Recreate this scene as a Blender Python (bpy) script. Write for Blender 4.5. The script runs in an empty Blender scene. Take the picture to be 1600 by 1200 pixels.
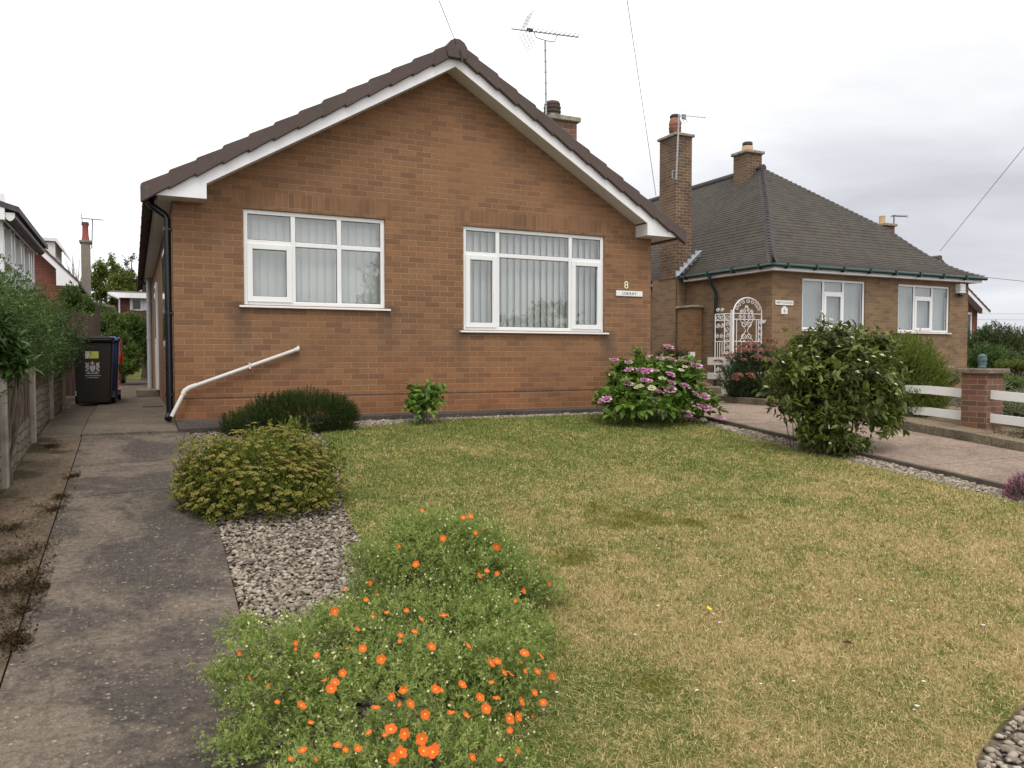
import bpy, bmesh, math, random
import numpy as np
from mathutils import Vector
rng = np.random.default_rng(7); random.seed(7)
scene = bpy.context.scene
COL = scene.collection
pi = math.pi
# ------------------------------------------------------------------ camera (calibrated from the windows and eaves)
FPX, PITCH, YAW, CZ = 1219.92, 0.0354, 0.452, 1.5
_c, _s = math.cos(YAW), math.sin(YAW)
CF = np.array([_s*math.cos(PITCH), _c*math.cos(PITCH), -math.sin(PITCH)])
CR = np.array([_c, -_s, 0.0]); CU = np.cross(CR, CF)
CAM = np.array([0, 0, CZ])
def ray(px, py): return CF + CR*(px-800)/FPX - CU*(py-600)/FPX
def pt(px, py, Y=None, X=None, Z=None):
    d = ray(px, py)
    t = Y/d[1] if Y is not None else (X/d[0] if X is not None else (Z-CZ)/d[2])
    return CAM + d*t
def depth(p): return float((np.asarray(p)-CAM) @ CF)
def gz(x, y):
    x = np.asarray(x, float); y = np.asarray(y, float)
    z = np.where(y < 9.7, .64+.08*(y-9.7), .645)
    rise = .06*np.clip(y-27, 0, 30)*np.clip((11-x)/5, 0, 1)
    return z + rise
def gpt(px, py, off=0.0):
    d = ray(px, py); t = np.linspace(1, 90, 30000); P = CAM + np.outer(t, d)
    i = int(np.argmax(P[:, 2] < gz(P[:, 0], P[:, 1])+off)); return P[i]

# ------------------------------------------------------------------ object helpers
def tag(o, label=None, cat=None, group=None, kind=None):
    if label: o['label'] = label
    if cat: o['category'] = cat
    if group: o['group'] = group
    if kind: o['kind'] = kind
    return o
def wloc(o):
    v = Vector((0, 0, 0))
    while o is not None:
        v = v + o.location; o = o.parent
    return v
def thing(name, label, cat, loc=(0, 0, 0), group=None):
    o = bpy.data.objects.new(name, None); COL.objects.link(o)
    o.location = tuple(float(a) for a in loc); o.empty_display_size = .2
    return tag(o, label, cat, group)
def link(name, me, parent=None, m=None):
    o = bpy.data.objects.new(name, me); COL.objects.link(o)
    if m is not None and not me.materials: me.materials.append(m)
    if parent is not None: o.parent = parent
    return o
def npmesh(name, V, F, m, parent=None, tint=None, smooth=False, origin=None, mats=None, midx=None):
    V = np.asarray(V, np.float64).reshape(-1, 3)
    if parent is not None: V = V - np.array(wloc(parent))
    loc = None
    if parent is None:
        loc = np.array([V[:, 0].mean(), V[:, 1].mean(), V[:, 2].min()]) if origin is None else np.asarray(origin, float)
        V = V - loc
    F = np.asarray(F, np.int32); k = F.shape[1]; n = len(F)
    me = bpy.data.meshes.new(name)
    me.vertices.add(len(V)); me.vertices.foreach_set('co', V.astype(np.float32).ravel())
    me.loops.add(n*k); me.loops.foreach_set('vertex_index', F.ravel())
    me.polygons.add(n); me.polygons.foreach_set('loop_start', np.arange(0, n*k, k, dtype=np.int32))
    if midx is not None: me.polygons.foreach_set('material_index', np.asarray(midx, np.int32))
    me.update(calc_edges=True)
    if smooth: me.polygons.foreach_set('use_smooth', np.ones(n, bool))
    if tint is not None:
        a = me.attributes.new('tint', 'FLOAT', 'POINT'); a.data.foreach_set('value', np.asarray(tint, np.float32))
    for mm in (mats or [m]): me.materials.append(mm)
    o = link(name, me, parent)
    if loc is not None: o.location = tuple(float(a) for a in loc)
    return o
class MB:
    def __init__(s): s.v = []; s.f = []; s.mi = []; s.cur = 0
    def add(s, V, F):
        b = len(s.v); s.v += [tuple(float(c) for c in p) for p in V]
        for f in F: s.f.append(tuple(i+b for i in f)); s.mi.append(s.cur)
    def box(s, x0, x1, y0, y1, z0, z1):
        V = [(x, y, z) for z in (z0, z1) for y in (y0, y1) for x in (x0, x1)]
        s.add(V, [(0, 2, 3, 1), (4, 5, 7, 6), (0, 1, 5, 4), (2, 6, 7, 3), (0, 4, 6, 2), (1, 3, 7, 5)])
    def quad(s, a, b, c, d): s.add([a, b, c, d], [(0, 1, 2, 3)])
    def prism(s, poly, d, axis='y'):
        """polygon of 3-D points extruded by the vector d"""
        n = len(poly); P = [np.array(p, float) for p in poly]; Q = [p+np.array(d, float) for p in P]
        s.add(P+Q, [tuple(range(n))[::-1], tuple(range(n, 2*n))] + [(i, (i+1) % n, n+(i+1) % n, n+i) for i in range(n)])
    def tube(s, path, r, n=8, cap=True):
        P = [np.array(p, float) for p in path]; R = r if hasattr(r, '__len__') else [r]*len(P)
        rings = []; ref = None
        for i, p in enumerate(P):
            t = P[min(i+1, len(P)-1)]-P[max(i-1, 0)]; t = t/(np.linalg.norm(t)+1e-9)
            if ref is None: ref = np.array([0, 0, 1.]) if abs(t[2]) < .9 else np.array([1., 0, 0])
            a = np.cross(t, ref); a /= np.linalg.norm(a)+1e-9; b = np.cross(t, a); ref = np.cross(a, t)
            rings.append([p+R[i]*(a*math.cos(2*pi*k/n)+b*math.sin(2*pi*k/n)) for k in range(n)])
        V = [q for rg in rings for q in rg]; F = []
        for i in range(len(P)-1):
            for k in range(n): F.append((i*n+k, i*n+(k+1) % n, (i+1)*n+(k+1) % n, (i+1)*n+k))
        if cap: F += [tuple(range(n))[::-1], tuple(range((len(P)-1)*n, len(P)*n))]
        s.add(V, F)
    def lathe(s, cx, cy, prof, n=20):
        V = [(cx+r*math.cos(2*pi*k/n), cy+r*math.sin(2*pi*k/n), z) for r, z in prof for k in range(n)]; F = []
        for i in range(len(prof)-1):
            for k in range(n): F.append((i*n+k, i*n+(k+1) % n, (i+1)*n+(k+1) % n, (i+1)*n+k))
        F += [tuple(range(n))[::-1], tuple(range((len(prof)-1)*n, len(prof)*n))]
        s.add(V, F)
    def build(s, name, m, parent=None, smooth=False, bevel=0, mats=None):
        V = np.array(s.v, float)
        if parent is not None: V = V-np.array(wloc(parent)); loc = None
        else:
            loc = np.array([(V[:, 0].min()+V[:, 0].max())/2, (V[:, 1].min()+V[:, 1].max())/2, V[:, 2].min()]); V = V-loc
        me = bpy.data.meshes.new(name); me.from_pydata([tuple(p) for p in V], [], s.f)
        for mm in (mats or [m]): me.materials.append(mm)
        me.polygons.foreach_set('material_index', s.mi)
        if smooth:
            me.polygons.foreach_set('use_smooth', [True]*len(me.polygons))
            try: me.set_sharp_from_angle(angle=math.radians(40))
            except Exception: pass
        bm = bmesh.new(); bm.from_mesh(me); bmesh.ops.recalc_face_normals(bm, faces=bm.faces)
        if bevel: bmesh.ops.bevel(bm, geom=list(bm.edges), offset=bevel, segments=1, affect='EDGES', clamp_overlap=True)
        bm.to_mesh(me); bm.free(); me.update()
        o = link(name, me, parent)
        if loc is not None: o.location = tuple(float(a) for a in loc)
        return o
def dup(o, parent=None):
    c = o.copy(); COL.objects.link(c)
    if parent is not None: c.parent = parent
    for ch in list(o.children): dup(ch, c)
    return c
def text_mesh(name, s, size, m, parent, origin, thick=.003):
    """raised lettering on a plane facing -Y; origin = centre of the word"""
    cu = bpy.data.curves.new('tmp', 'FONT'); cu.body = s; cu.size = size; cu.align_x = 'CENTER'; cu.align_y = 'CENTER'; cu.extrude = thick/2
    to = bpy.data.objects.new('tmp', cu); COL.objects.link(to)
    dg = bpy.context.evaluated_depsgraph_get(); me = bpy.data.meshes.new_from_object(to.evaluated_get(dg))
    bpy.data.objects.remove(to); bpy.data.curves.remove(cu)
    n = len(me.vertices); co = np.zeros(n*3, np.float32); me.vertices.foreach_get('co', co); co = co.reshape(-1, 3)
    W = np.stack([co[:, 0], co[:, 2]*-1, co[:, 1]], 1)+np.array(origin)-(np.array(wloc(parent)) if parent else 0)
    me.vertices.foreach_set('co', W.astype(np.float32).ravel()); me.materials.clear(); me.materials.append(m); me.name = name; me.update()
    return link(name, me, parent)
def letters(s, size, m, parent, origin, step, thick=.003, widths=None):
    for k, ch in enumerate(s): text_mesh('letter', ch, size, m, parent, (origin[0]+(k-(len(s)-1)/2)*step, origin[1], origin[2]), thick)

# ------------------------------------------------------------------ material helpers
class NT:
    def __init__(s, m): s.t = m.node_tree; s.n = s.t.nodes
    def new(s, typ, **kw):
        n = s.n.new(typ)
        for k, v in kw.items():
            if k.startswith('i_'):
                key = k[2:].replace('_', ' '); inp = n.inputs[int(key)] if key.isdigit() else n.inputs[key]
                s.set(inp, v)
            else: setattr(n, k, v)
        return n
    def set(s, inp, v):
        if isinstance(v, bpy.types.NodeSocket): s.t.links.new(v, inp)
        elif isinstance(v, (tuple, list)) and len(v) == 3 and inp.type == 'RGBA': inp.default_value = (*v, 1)
        else: inp.default_value = v
    def pos(s): return s.new('ShaderNodeNewGeometry').outputs['Position']
    def noise(s, vec, scale, detail=3, rough=.5, dist=0):
        n = s.new('ShaderNodeTexNoise', i_Scale=scale, i_Detail=detail, i_Roughness=rough, i_Distortion=dist); s.set(n.inputs['Vector'], vec); return n.outputs['Fac']
    def voro(s, vec, scale, feature='F1', out='Distance'):
        n = s.new('ShaderNodeTexVoronoi', feature=feature, i_Scale=scale); s.set(n.inputs['Vector'], vec); return n.outputs[out]
    def ramp(s, fac, stops, interp='LINEAR'):
        n = s.new('ShaderNodeValToRGB'); cr = n.color_ramp; cr.interpolation = interp
        while len(cr.elements) < len(stops): cr.elements.new(.5)
        for e, (p, c) in zip(cr.elements, stops):
            e.position = p; e.color = (*c, 1) if hasattr(c, '__len__') else (c, c, c, 1)
        s.set(n.inputs['Fac'], fac); return n.outputs['Color']
    def mix(s, fac, a, b, mode='MIX'):
        n = s.new('ShaderNodeMix', data_type='RGBA', blend_type=mode)
        s.set(n.inputs[0], fac); s.set(n.inputs[6], a); s.set(n.inputs[7], b); return n.outputs[2]
    def math(s, op, a, b=0.0, clamp=False):
        n = s.new('ShaderNodeMath', operation=op, use_clamp=clamp); s.set(n.inputs[0], a); s.set(n.inputs[1], b); return n.outputs[0]
    def sep(s, v):
        n = s.new('ShaderNodeSeparateXYZ'); s.set(n.inputs[0], v); return n.outputs
    def comb(s, x, y, z=0.0):
        n = s.new('ShaderNodeCombineXYZ')
        for i, v in enumerate((x, y, z)): s.set(n.inputs[i], v)
        return n.outputs[0]
    def mapping(s, v, scale):
        n = s.new('ShaderNodeMapping', i_Scale=scale); s.set(n.inputs['Vector'], v); return n.outputs[0]
    def bump(s, h, strength=.3, dist=.01):
        n = s.new('ShaderNodeBump', i_Strength=strength, i_Distance=dist); s.set(n.inputs['Height'], h); return n.outputs[0]
MATS = {}
def M(name, fn=None, **kw):
    if name in MATS: return MATS[name]
    m = bpy.data.materials.new(name); m.use_nodes = True; N = NT(m); b = N.n['Principled BSDF']
    r = fn(N) if fn else {}
    r.update(kw)
    for k, v in r.items():
        if k == 'out': continue
        N.set(b.inputs[k], v)
    MATS[name] = m; return m
def wallcoord(N, dz=0.0):
    """x runs along the wall whichever way it faces, y is height"""
    g = N.new('ShaderNodeNewGeometry'); p = N.sep(g.outputs['Position']); n = N.sep(g.outputs['Normal'])
    side = N.math('GREATER_THAN', N.math('ABSOLUTE', n[0]), .7)
    u = N.math('ADD', N.math('MULTIPLY', p[0], N.math('SUBTRACT', 1.0, side)), N.math('MULTIPLY', N.math('ADD', p[1], .11), side))
    return u, N.math('ADD', p[2], dz), g.outputs['Position']
def brick_fn(c1, c2, mortar, soldier=False, dz=0.0, stain=.5, low=None, msize=.006, drips=()):
    def fn(N):
        u, v, P = wallcoord(N, dz)
        vec = N.comb(v, u) if soldier else N.comb(u, v)
        b = N.new('ShaderNodeTexBrick', offset=.0 if soldier else .5, i_Scale=1.0, i_Mortar_Size=msize, i_Mortar_Smooth=.25, i_Bias=-.1, i_Brick_Width=.225, i_Row_Height=.075,
                  i_Color1=c1, i_Color2=c2, i_Mortar=mortar)
        wob = N.new('ShaderNodeVectorMath', operation='ADD'); N.set(wob.inputs[0], vec)
        nz = N.new('ShaderNodeTexNoise', i_Scale=9.0, i_Detail=2.0); N.set(nz.inputs['Vector'], P)
        sc = N.new('ShaderNodeVectorMath', operation='SCALE'); N.set(sc.inputs[0], nz.outputs['Color']); sc.inputs['Scale'].default_value = .006
        N.set(wob.inputs[1], sc.outputs[0]); N.set(b.inputs['Vector'], wob.outputs[0])
        col = b.outputs['Color']
        col = N.mix(N.math('MULTIPLY', b.outputs['Fac'], N.ramp(N.noise(P, 1.1, 4, .65), [(.38, .5), (.62, .0)])), col, N.mix(.4, c1, c2))      # flush, dirty joints in places
        # some bricks burnt darker, some paler
        b2 = N.new('ShaderNodeTexBrick', offset=.0 if soldier else .5, i_Scale=1.0, i_Mortar_Size=0.0, i_Brick_Width=.225, i_Row_Height=.075, i_Bias=0.0, i_Color1=(0, 0, 0), i_Color2=(1, 1, 1))
        N.set(b2.inputs['Vector'], wob.outputs[0])
        col = N.mix(N.ramp(b2.outputs['Color'], [(.0, .0), (.55, .0), (.85, .2), (1, .34)]), col, N.mix(.5, c2, (.10, .055, .038)))
        big = N.noise(P, .9, 4, .6)
        col = N.mix(1.0, col, N.ramp(big, [(.25, 1-.42*stain), (.5, 1.0), (.8, 1+.1*stain)]), 'MULTIPLY')
        streak = N.noise(N.mapping(P, (1.6, 1.6, .22)), 2.2, 4, .6)
        col = N.mix(N.ramp(streak, [(.5, 0.0), (.75, .3*stain)]), col, (.075, .055, .042))
        fine = N.noise(P, 90, 3, .7)
        col = N.mix(1.0, col, N.ramp(fine, [(.2, .72), (.5, 1.0), (.8, 1.22)]), 'MULTIPLY')
        for (sx, sz, sl, sw) in drips:      # dirt washed down the wall below the ends of the sills
            q = N.sep(P); dx = N.math('SUBTRACT', 1.0, N.math('DIVIDE', N.math('ABSOLUTE', N.math('SUBTRACT', q[0], sx)), sw), True); t_ = N.math('DIVIDE', N.math('SUBTRACT', sz, q[2]), sl)
            dzf = N.math('MULTIPLY', N.math('GREATER_THAN', t_, -.05), N.math('SUBTRACT', 1.0, t_, True))
            col = N.mix(N.math('MULTIPLY', N.math('MULTIPLY', dx, dzf), N.math('MULTIPLY', streak, 1.15), True), col, (.045, .04, .032))
        if low:
            zz = N.sep(P)[2]; f = N.math('ADD', N.math('MULTIPLY', N.math('SUBTRACT', 1.75, zz), .8), N.math('MULTIPLY', N.math('SUBTRACT', big, .5), 1.2))
            col = N.mix(N.ramp(f, [(.1, 0.0), (.9, .5)]), col, N.mix(1.0, col, low, 'MULTIPLY'))
        h = N.math('ADD', N.math('MULTIPLY', b.outputs['Fac'], -1.0), N.math('MULTIPLY', fine, .35))
        return {'Base Color': col, 'Roughness': .92, 'Normal': N.bump(h, .8, .008)}
    return fn
def flat_fn(c, rough=.5, var=.12, scale=6, bump=0.0, bscale=60, spec=.5, dirt=None, dscale=2.5, dlo=.5):
    def fn(N):
        P = N.pos(); f = N.noise(P, scale, 4, .6)
        col = N.mix(1.0, c, N.ramp(f, [(.25, 1-var), (.75, 1+var)]), 'MULTIPLY')
        if dirt: col = N.mix(N.ramp(N.noise(P, dscale, 5, .65), [(dlo, 0.0), (dlo+.22, .8)]), col, dirt)
        r = {'Base Color': col, 'Roughness': rough, 'Specular IOR Level': spec}
        if bump: r['Normal'] = N.bump(N.noise(P, bscale, 4, .65), bump, .01)
        return r
    return fn
def leaf_mat(name, stops, trans=.3, rough=.45, spec=.35):
    if name in MATS: return MATS[name]
    m = bpy.data.materials.new(name); m.use_nodes = True; N = NT(m); b = N.n['Principled BSDF']; out = N.n['Material Output']
    a = N.new('ShaderNodeAttribute', attribute_name='tint'); c = N.ramp(a.outputs['Fac'], stops)
    N.set(b.inputs['Base Color'], c); b.inputs['Roughness'].default_value = rough; b.inputs['Specular IOR Level'].default_value = spec
    t = N.new('ShaderNodeBsdfTranslucent'); N.set(t.inputs['Color'], N.mix(.35, c, (.14, .2, .03)))
    mx = N.new('ShaderNodeMixShader', i_0=trans); N.t.links.new(b.outputs[0], mx.inputs[1]); N.t.links.new(t.outputs[0], mx.inputs[2])
    N.t.links.new(mx.outputs[0], out.inputs['Surface']); MATS[name] = m; return m

BRICK = M('brick_orange_brown', brick_fn((.258, .131, .062), (.196, .097, .0475), (.345, .23, .142), stain=.4, low=(1.2, .86, .66), drips=((1.19, 2.14, .75, .16), (3.11, 2.14, .8, .2), (4.12, 1.86, .6, .18), (6.56, 1.86, .6, .2))))
SOLDIER = M('brick_soldier', brick_fn((.246, .127, .061), (.196, .099, .049), (.30, .197, .12), soldier=True))
BRICK2 = M('brick_buff_brown', brick_fn((.265, .168, .088), (.195, .118, .065), (.30, .22, .145), dz=.03))
BRICKP = M('brick_orange_pier', brick_fn((.27, .145, .062), (.205, .105, .047), (.30, .21, .13), dz=.02, stain=.4))
BRICKD = M('brick_dark_red', brick_fn((.22, .105, .065), (.13, .065, .05), (.33, .25, .17), dz=.01))
BRICKR = M('brick_red', brick_fn((.22, .078, .05), (.17, .06, .042), (.25, .15, .11), stain=.4))
UPVC = M('white_upvc', flat_fn((.80, .80, .79), .32, .03, 3))
WHITE = M('white_gloss_board', flat_fn((.82, .81, .82), .38, .05, 2.5, dirt=(.56, .56, .5), dscale=1.6, dlo=.55))
SOFFIT = M('soffit_board', flat_fn((.62, .60, .56), .5, .08, 3))
WPAINT = M('white_painted_wood', flat_fn((.80, .79, .75), .5, .06, 4, bump=.1, dirt=(.5, .5, .42), dscale=3, dlo=.6))
IRON = M('white_wrought_iron', flat_fn((.78, .77, .75), .4, .06, 8, dirt=(.35, .22, .13), dscale=9, dlo=.64))
TILE = M('brown_concrete_tile', flat_fn((.092, .064, .057), .8, .18, 1.7, bump=.3, bscale=120, dirt=(.16, .14, .12), dscale=14, dlo=.58))
BLACKP = M('black_plastic_gutter', flat_fn((.012, .012, .014), .22, .2, 5))
GREYP = M('grey_plastic_pipe', flat_fn((.36, .37, .38), .4, .1, 4, dirt=(.2, .2, .19), dscale=3, dlo=.55))
WPIPE = M('white_plastic_pipe', flat_fn((.62, .60, .55), .4, .08, 5))
GREENP = M('green_painted_gutter', flat_fn((.006, .038, .027), .4, .25, 5))
LEAD = M('lead_flashing', flat_fn((.36, .38, .42), .45, .2, 8))
MORTAR = M('mortar_fillet', flat_fn((.30, .28, .22), .95, .25, 9, bump=.5, dirt=(.12, .13, .03), dscale=6, dlo=.45))
CLAY = M('terracotta_pot', flat_fn((.30, .13, .075), .8, .2, 9, dirt=(.05, .04, .035), dscale=4, dlo=.45))
BUFFPOT = M('buff_clay_pot', flat_fn((.55, .36, .2), .75, .15, 9, dirt=(.2, .13, .09), dscale=5, dlo=.6))
DARKPOT = M('dark_clay_pot', flat_fn((.085, .05, .04), .7, .25, 9, dirt=(.03, .025, .022), dscale=5, dlo=.5))
ALU = M('aluminium', flat_fn((.32, .32, .34), .35, .1, 9), Metallic=.6)
DARKMETAL = M('dark_wire', flat_fn((.035, .035, .04), .6, .1, 9))
BLIND = M('vertical_blind_fabric', flat_fn((.54, .545, .535), .85, .06, 3))
def glass_mat():
    m = bpy.data.materials.new('window_glass'); m.use_nodes = True; N = NT(m); out = N.n['Material Output']; N.n.remove(N.n['Principled BSDF'])
    t = N.new('ShaderNodeBsdfTransparent', i_Color=(.95, .965, .96)); g = N.new('ShaderNodeBsdfGlossy', i_Color=(.95, .97, .97), i_Roughness=.015)
    f = N.new('ShaderNodeFresnel', i_IOR=1.62); k = N.math('MULTIPLY', N.math('ADD', N.math('MULTIPLY', f.outputs[0], 1.9), .05, True), N.math('SUBTRACT', 1.0, N.new('ShaderNodeNewGeometry').outputs['Backfacing']))
    wv = N.bump(N.noise(N.pos(), 1.6, 1), .06, .02); N.t.links.new(wv, g.inputs['Normal'])
    mx = N.new('ShaderNodeMixShader', i_0=k); N.t.links.new(t.outputs[0], mx.inputs[1]); N.t.links.new(g.outputs[0], mx.inputs[2])
    N.t.links.new(mx.outputs[0], out.inputs['Surface']); MATS['window_glass'] = m; return m
GLASS = glass_mat()
BLIND2 = M('grey_blind_fabric', flat_fn((.36, .375, .385), .85, .06, 3))
INTERIOR = M('dark_interior', flat_fn((.16, .16, .16), .9, .1, 2))
# ------------------------------------------------------------------ camera, light, sky
cam = bpy.data.cameras.new('camera'); co = bpy.data.objects.new('camera', cam); COL.objects.link(co)
co.location = tuple(CAM); co.rotation_euler = (pi/2-PITCH, 0, -YAW)
cam.sensor_width = 36; cam.lens = FPX/1600*36; cam.clip_start = .05; cam.clip_end = 3000
scene.camera = co
SUN_EL, SUN_AZ = 58, 200      # high, from behind the camera, veiled by cloud
sl = bpy.data.lights.new('sun', 'SUN'); sl.energy = 1.3; sl.angle = math.radians(22); sl.color = (1, .95, .87)
so = bpy.data.objects.new('sun', sl); COL.objects.link(so); so.location = (0, -10, 30)
_e, _a = math.radians(SUN_EL), math.radians(SUN_AZ)
_dir = Vector((math.sin(_a)*math.cos(_e), math.cos(_a)*math.cos(_e), math.sin(_e)))
so.rotation_euler = _dir.to_track_quat('Z', 'Y').to_euler()
w = bpy.data.worlds.new('World'); scene.world = w; w.use_nodes = True
class WN(NT):
    pass
N = WN(w); bg = N.n['Background']
sky = N.new('ShaderNodeTexSky', sky_type='NISHITA', sun_disc=False, sun_elevation=_e, sun_rotation=_a, air_density=1.0, dust_density=2.0)
tc = N.new('ShaderNodeTexCoord').outputs['Generated']; d = N.sep(tc)
az = N.math('ADD', N.math('MULTIPLY', d[0], .87), N.math('MULTIPLY', d[1], .49))          # 1 towards the east, where the cloud is thicker
zz = N.math('MAXIMUM', d[2], .03)
pl = N.comb(N.math('DIVIDE', d[0], N.math('ADD', zz, .12)), N.math('DIVIDE', d[1], N.math('ADD', zz, .12)))
c1 = N.noise(pl, .85, 6, .55, .4); c2 = N.noise(pl, .33, 3, .5)
low = N.math('SUBTRACT', 1.0, N.math('MULTIPLY', d[2], 2.0), True)
thick = N.math('ADD', N.math('ADD', N.math('MAXIMUM', N.math('MULTIPLY', N.math('SUBTRACT', az, .79), 3.6), -.22), N.math('MULTIPLY', N.math('SUBTRACT', low, .5), .45)),
               N.math('ADD', N.math('MULTIPLY', N.math('SUBTRACT', c1, .5), 1.5), N.math('MULTIPLY', N.math('SUBTRACT', c2, .5), 1.2)))
cl = N.ramp(thick, [(0.0, (11.2, 11.2, 11.3)), (.35, (8.3, 8.35, 8.55)), (.7, (6.3, 6.4, 6.8)), (1.0, (5.0, 5.1, 5.5))])
haze = N.ramp(d[2], [(0.0, .7), (.055, .55), (.14, 0.0)])
cl = N.mix(haze, cl, (7.6, 7.75, 8.1))
N.set(bg.inputs['Color'], N.mix(.94, sky.outputs[0], cl)); bg.inputs['Strength'].default_value = .1
scene.view_settings.view_transform = 'Standard'; scene.view_settings.look = 'None'; scene.view_settings.exposure = .3; scene.view_settings.gamma = 1
scene.cycles.max_bounces = 6; scene.cycles.transparent_max_bounces = 12

# ------------------------------------------------------------------ ground materials
def lawn_colour(N, P, tint=None):
    """straw / green / moss patches shared by the turf sheet and its blades"""
    s = N.sep(P)
    a = N.noise(P, 1.1, 5, .62, .6); b = N.noise(P, 4.5, 4, .6); c = N.noise(P, 19, 3, .6)
    green = N.math('ADD', N.math('ADD', N.math('MULTIPLY', N.math('SUBTRACT', a, .5), 1.15), N.math('MULTIPLY', N.math('SUBTRACT', b, .5), 1.1)), N.math('MULTIPLY', N.math('SUBTRACT', c, .5), 1.2))
    far = N.ramp(N.math('MULTIPLY', N.math('SUBTRACT', s[1], 3.2), .18), [(0, 0.0), (1, .44)])     # greener by the house
    green = N.math('ADD', N.math('ADD', green, .17), far)
    edge = N.math('MULTIPLY', N.math('SUBTRACT', 2.3, s[0]), .35, True)
    green = N.math('ADD', green, edge)
    if tint is not None: green = N.math('ADD', green, N.math('MULTIPLY', N.math('SUBTRACT', tint, .5), .9))
    col = N.ramp(green, [(.0, (.58, .455, .235)), (.25, (.46, .385, .165)), (.5, (.30, .31, .095)), (.85, (.17, .23, .055))])
    moss = None
    for (px, py, r) in ((1010, 815, .42), (1075, 820, .3), (1165, 815, .22), (930, 800, .25), (890, 880, .3), (1020, 1075, .16), (880, 1010, .14), (960, 825, .3)):
        q = gpt(px, py); dd = N.new('ShaderNodeVectorMath', operation='DISTANCE'); N.set(dd.inputs[0], P); dd.inputs[1].default_value = tuple(q)
        f = N.math('SUBTRACT', 1.0, N.math('DIVIDE', dd.outputs['Value'], r), True)
        moss = f if moss is None else N.math('MAXIMUM', moss, f)
    f = N.ramp(N.math('ADD', moss, N.math('MULTIPLY', N.math('SUBTRACT', b, .62), 1.6)), [(.08, 0.0), (.5, .8)])
    return N.mix(f, col, (.215, .21, .035))
def turf_fn(N):
    P = N.pos(); c = lawn_colour(N, P); f = N.noise(P, 70, 3, .7)
    return {'Base Color': N.mix(1.0, c, N.ramp(f, [(.2, .55), (.8, .95)]), 'MULTIPLY'), 'Roughness': 1.0, 'Specular IOR Level': .1, 'Normal': N.bump(f, .8, .02)}
TURF = M('turf', turf_fn)
def blade_mat():
    m = bpy.data.materials.new('grass_blades'); m.use_nodes = True; N = NT(m); b = N.n['Principled BSDF']; out = N.n['Material Output']
    a = N.new('ShaderNodeAttribute', attribute_name='tint').outputs['Fac']
    c = lawn_colour(N, N.pos(), a); c = N.mix(1.0, c, N.ramp(a, [(0, 1.25), (.5, 1.0), (1, .8)]), 'MULTIPLY')
    N.set(b.inputs['Base Color'], c); b.inputs['Roughness'].default_value = .6; b.inputs['Specular IOR Level'].default_value = .2
    t = N.new('ShaderNodeBsdfTranslucent'); N.set(t.inputs['Color'], c); mx = N.new('ShaderNodeMixShader', i_0=.3)
    N.t.links.new(b.outputs[0], mx.inputs[1]); N.t.links.new(t.outputs[0], mx.inputs[2]); N.t.links.new(mx.outputs[0], out.inputs['Surface']); return m
BLADE = blade_mat()
def concrete_fn(base, dark, chips, mossy=0.0, darkamt=.5, pink=False, x0=0.0, cs=52.0, mid=0.0):
    def fn(N):
        P = N.pos(); s = N.sep(P)
        a = N.noise(P, .9, 7, .68, .8); b = N.noise(P, 3.6, 6, .72); f = N.noise(P, 160, 3, .7)
        k = N.math('ADD', a, N.math('MULTIPLY', N.math('SUBTRACT', b, .5), .5))
        if mid: k = N.math('ADD', k, N.math('MULTIPLY', N.math('SUBTRACT', 1.0, N.math('DIVIDE', N.math('ABSOLUTE', N.math('SUBTRACT', s[0], .16)), .5), True), mid))
        col = N.mix(N.ramp(k, [(.44, 0.0), (.6, darkamt)]), base, dark)
        v = N.new('ShaderNodeTexVoronoi', i_Scale=cs, i_Randomness=1.0); N.set(v.inputs['Vector'], P)
        cell = N.sep(v.outputs['Color'])[0]
        chip = N.math('MULTIPLY', N.math('LESS_THAN', v.outputs['Distance'], .34), N.math('GREATER_THAN', cell, .55))
        col = N.mix(N.math('MULTIPLY', chip, .62), col, N.mix(cell, chips, (.10, .085, .07)))
        v2 = N.new('ShaderNodeTexVoronoi', i_Scale=31.0); N.set(v2.inputs['Vector'], P); c2 = N.sep(v2.outputs['Color'])[1]
        chip2 = N.math('MULTIPLY', N.math('LESS_THAN', v2.outputs['Distance'], .24), N.math('GREATER_THAN', c2, .9))
        col = N.mix(N.math('MULTIPLY', chip2, .6), col, N.mix(c2, (.5, .44, .36), (.42, .33, .24)))
        col = N.mix(1.0, col, N.ramp(f, [(.25, .5), (.75, 1.5)]), 'MULTIPLY')
        col = N.mix(1.0, col, N.ramp(N.noise(P, 30, 3, .75), [(.3, .6), (.7, 1.38)]), 'MULTIPLY')
        if mossy:
            mm = N.math('ADD', N.noise(P, 2.4, 6, .68), N.math('MULTIPLY', N.math('SUBTRACT', x0, s[0]), .5))
            col = N.mix(N.ramp(mm, [(.52, 0.0), (.6, mossy)]), col, N.mix(b, (.022, .018, .010), (.075, .052, .02)))
        return {'Base Color': col, 'Roughness': .93, 'Specular IOR Level': .25, 'Normal': N.bump(N.math('ADD', f, N.math('MULTIPLY', chip, .6)), .55, .006)}
    return fn
DRIVE = M('driveway_concrete', concrete_fn((.16, .127, .097), (.05, .043, .039), (.46, .39, .30), .7, .8, x0=-.55, mid=.09))
STRIP = M('mossy_concrete', concrete_fn((.165, .12, .08), (.075, .056, .038), (.46, .36, .26), .9, .7, x0=-.75))
APRON = M('apron_concrete', concrete_fn((.085, .072, .062), (.04, .035, .031), (.25, .21, .17), 0, .7))
NDRIVE = M('pink_aggregate_concrete', concrete_fn((.29, .215, .165), (.185, .138, .106), (.66, .54, .45), 0, .8, cs=30))
KERBM = M('edging_concrete', concrete_fn((.20, .165, .115), (.075, .062, .042), (.3, .26, .2), 0, .8))
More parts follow.
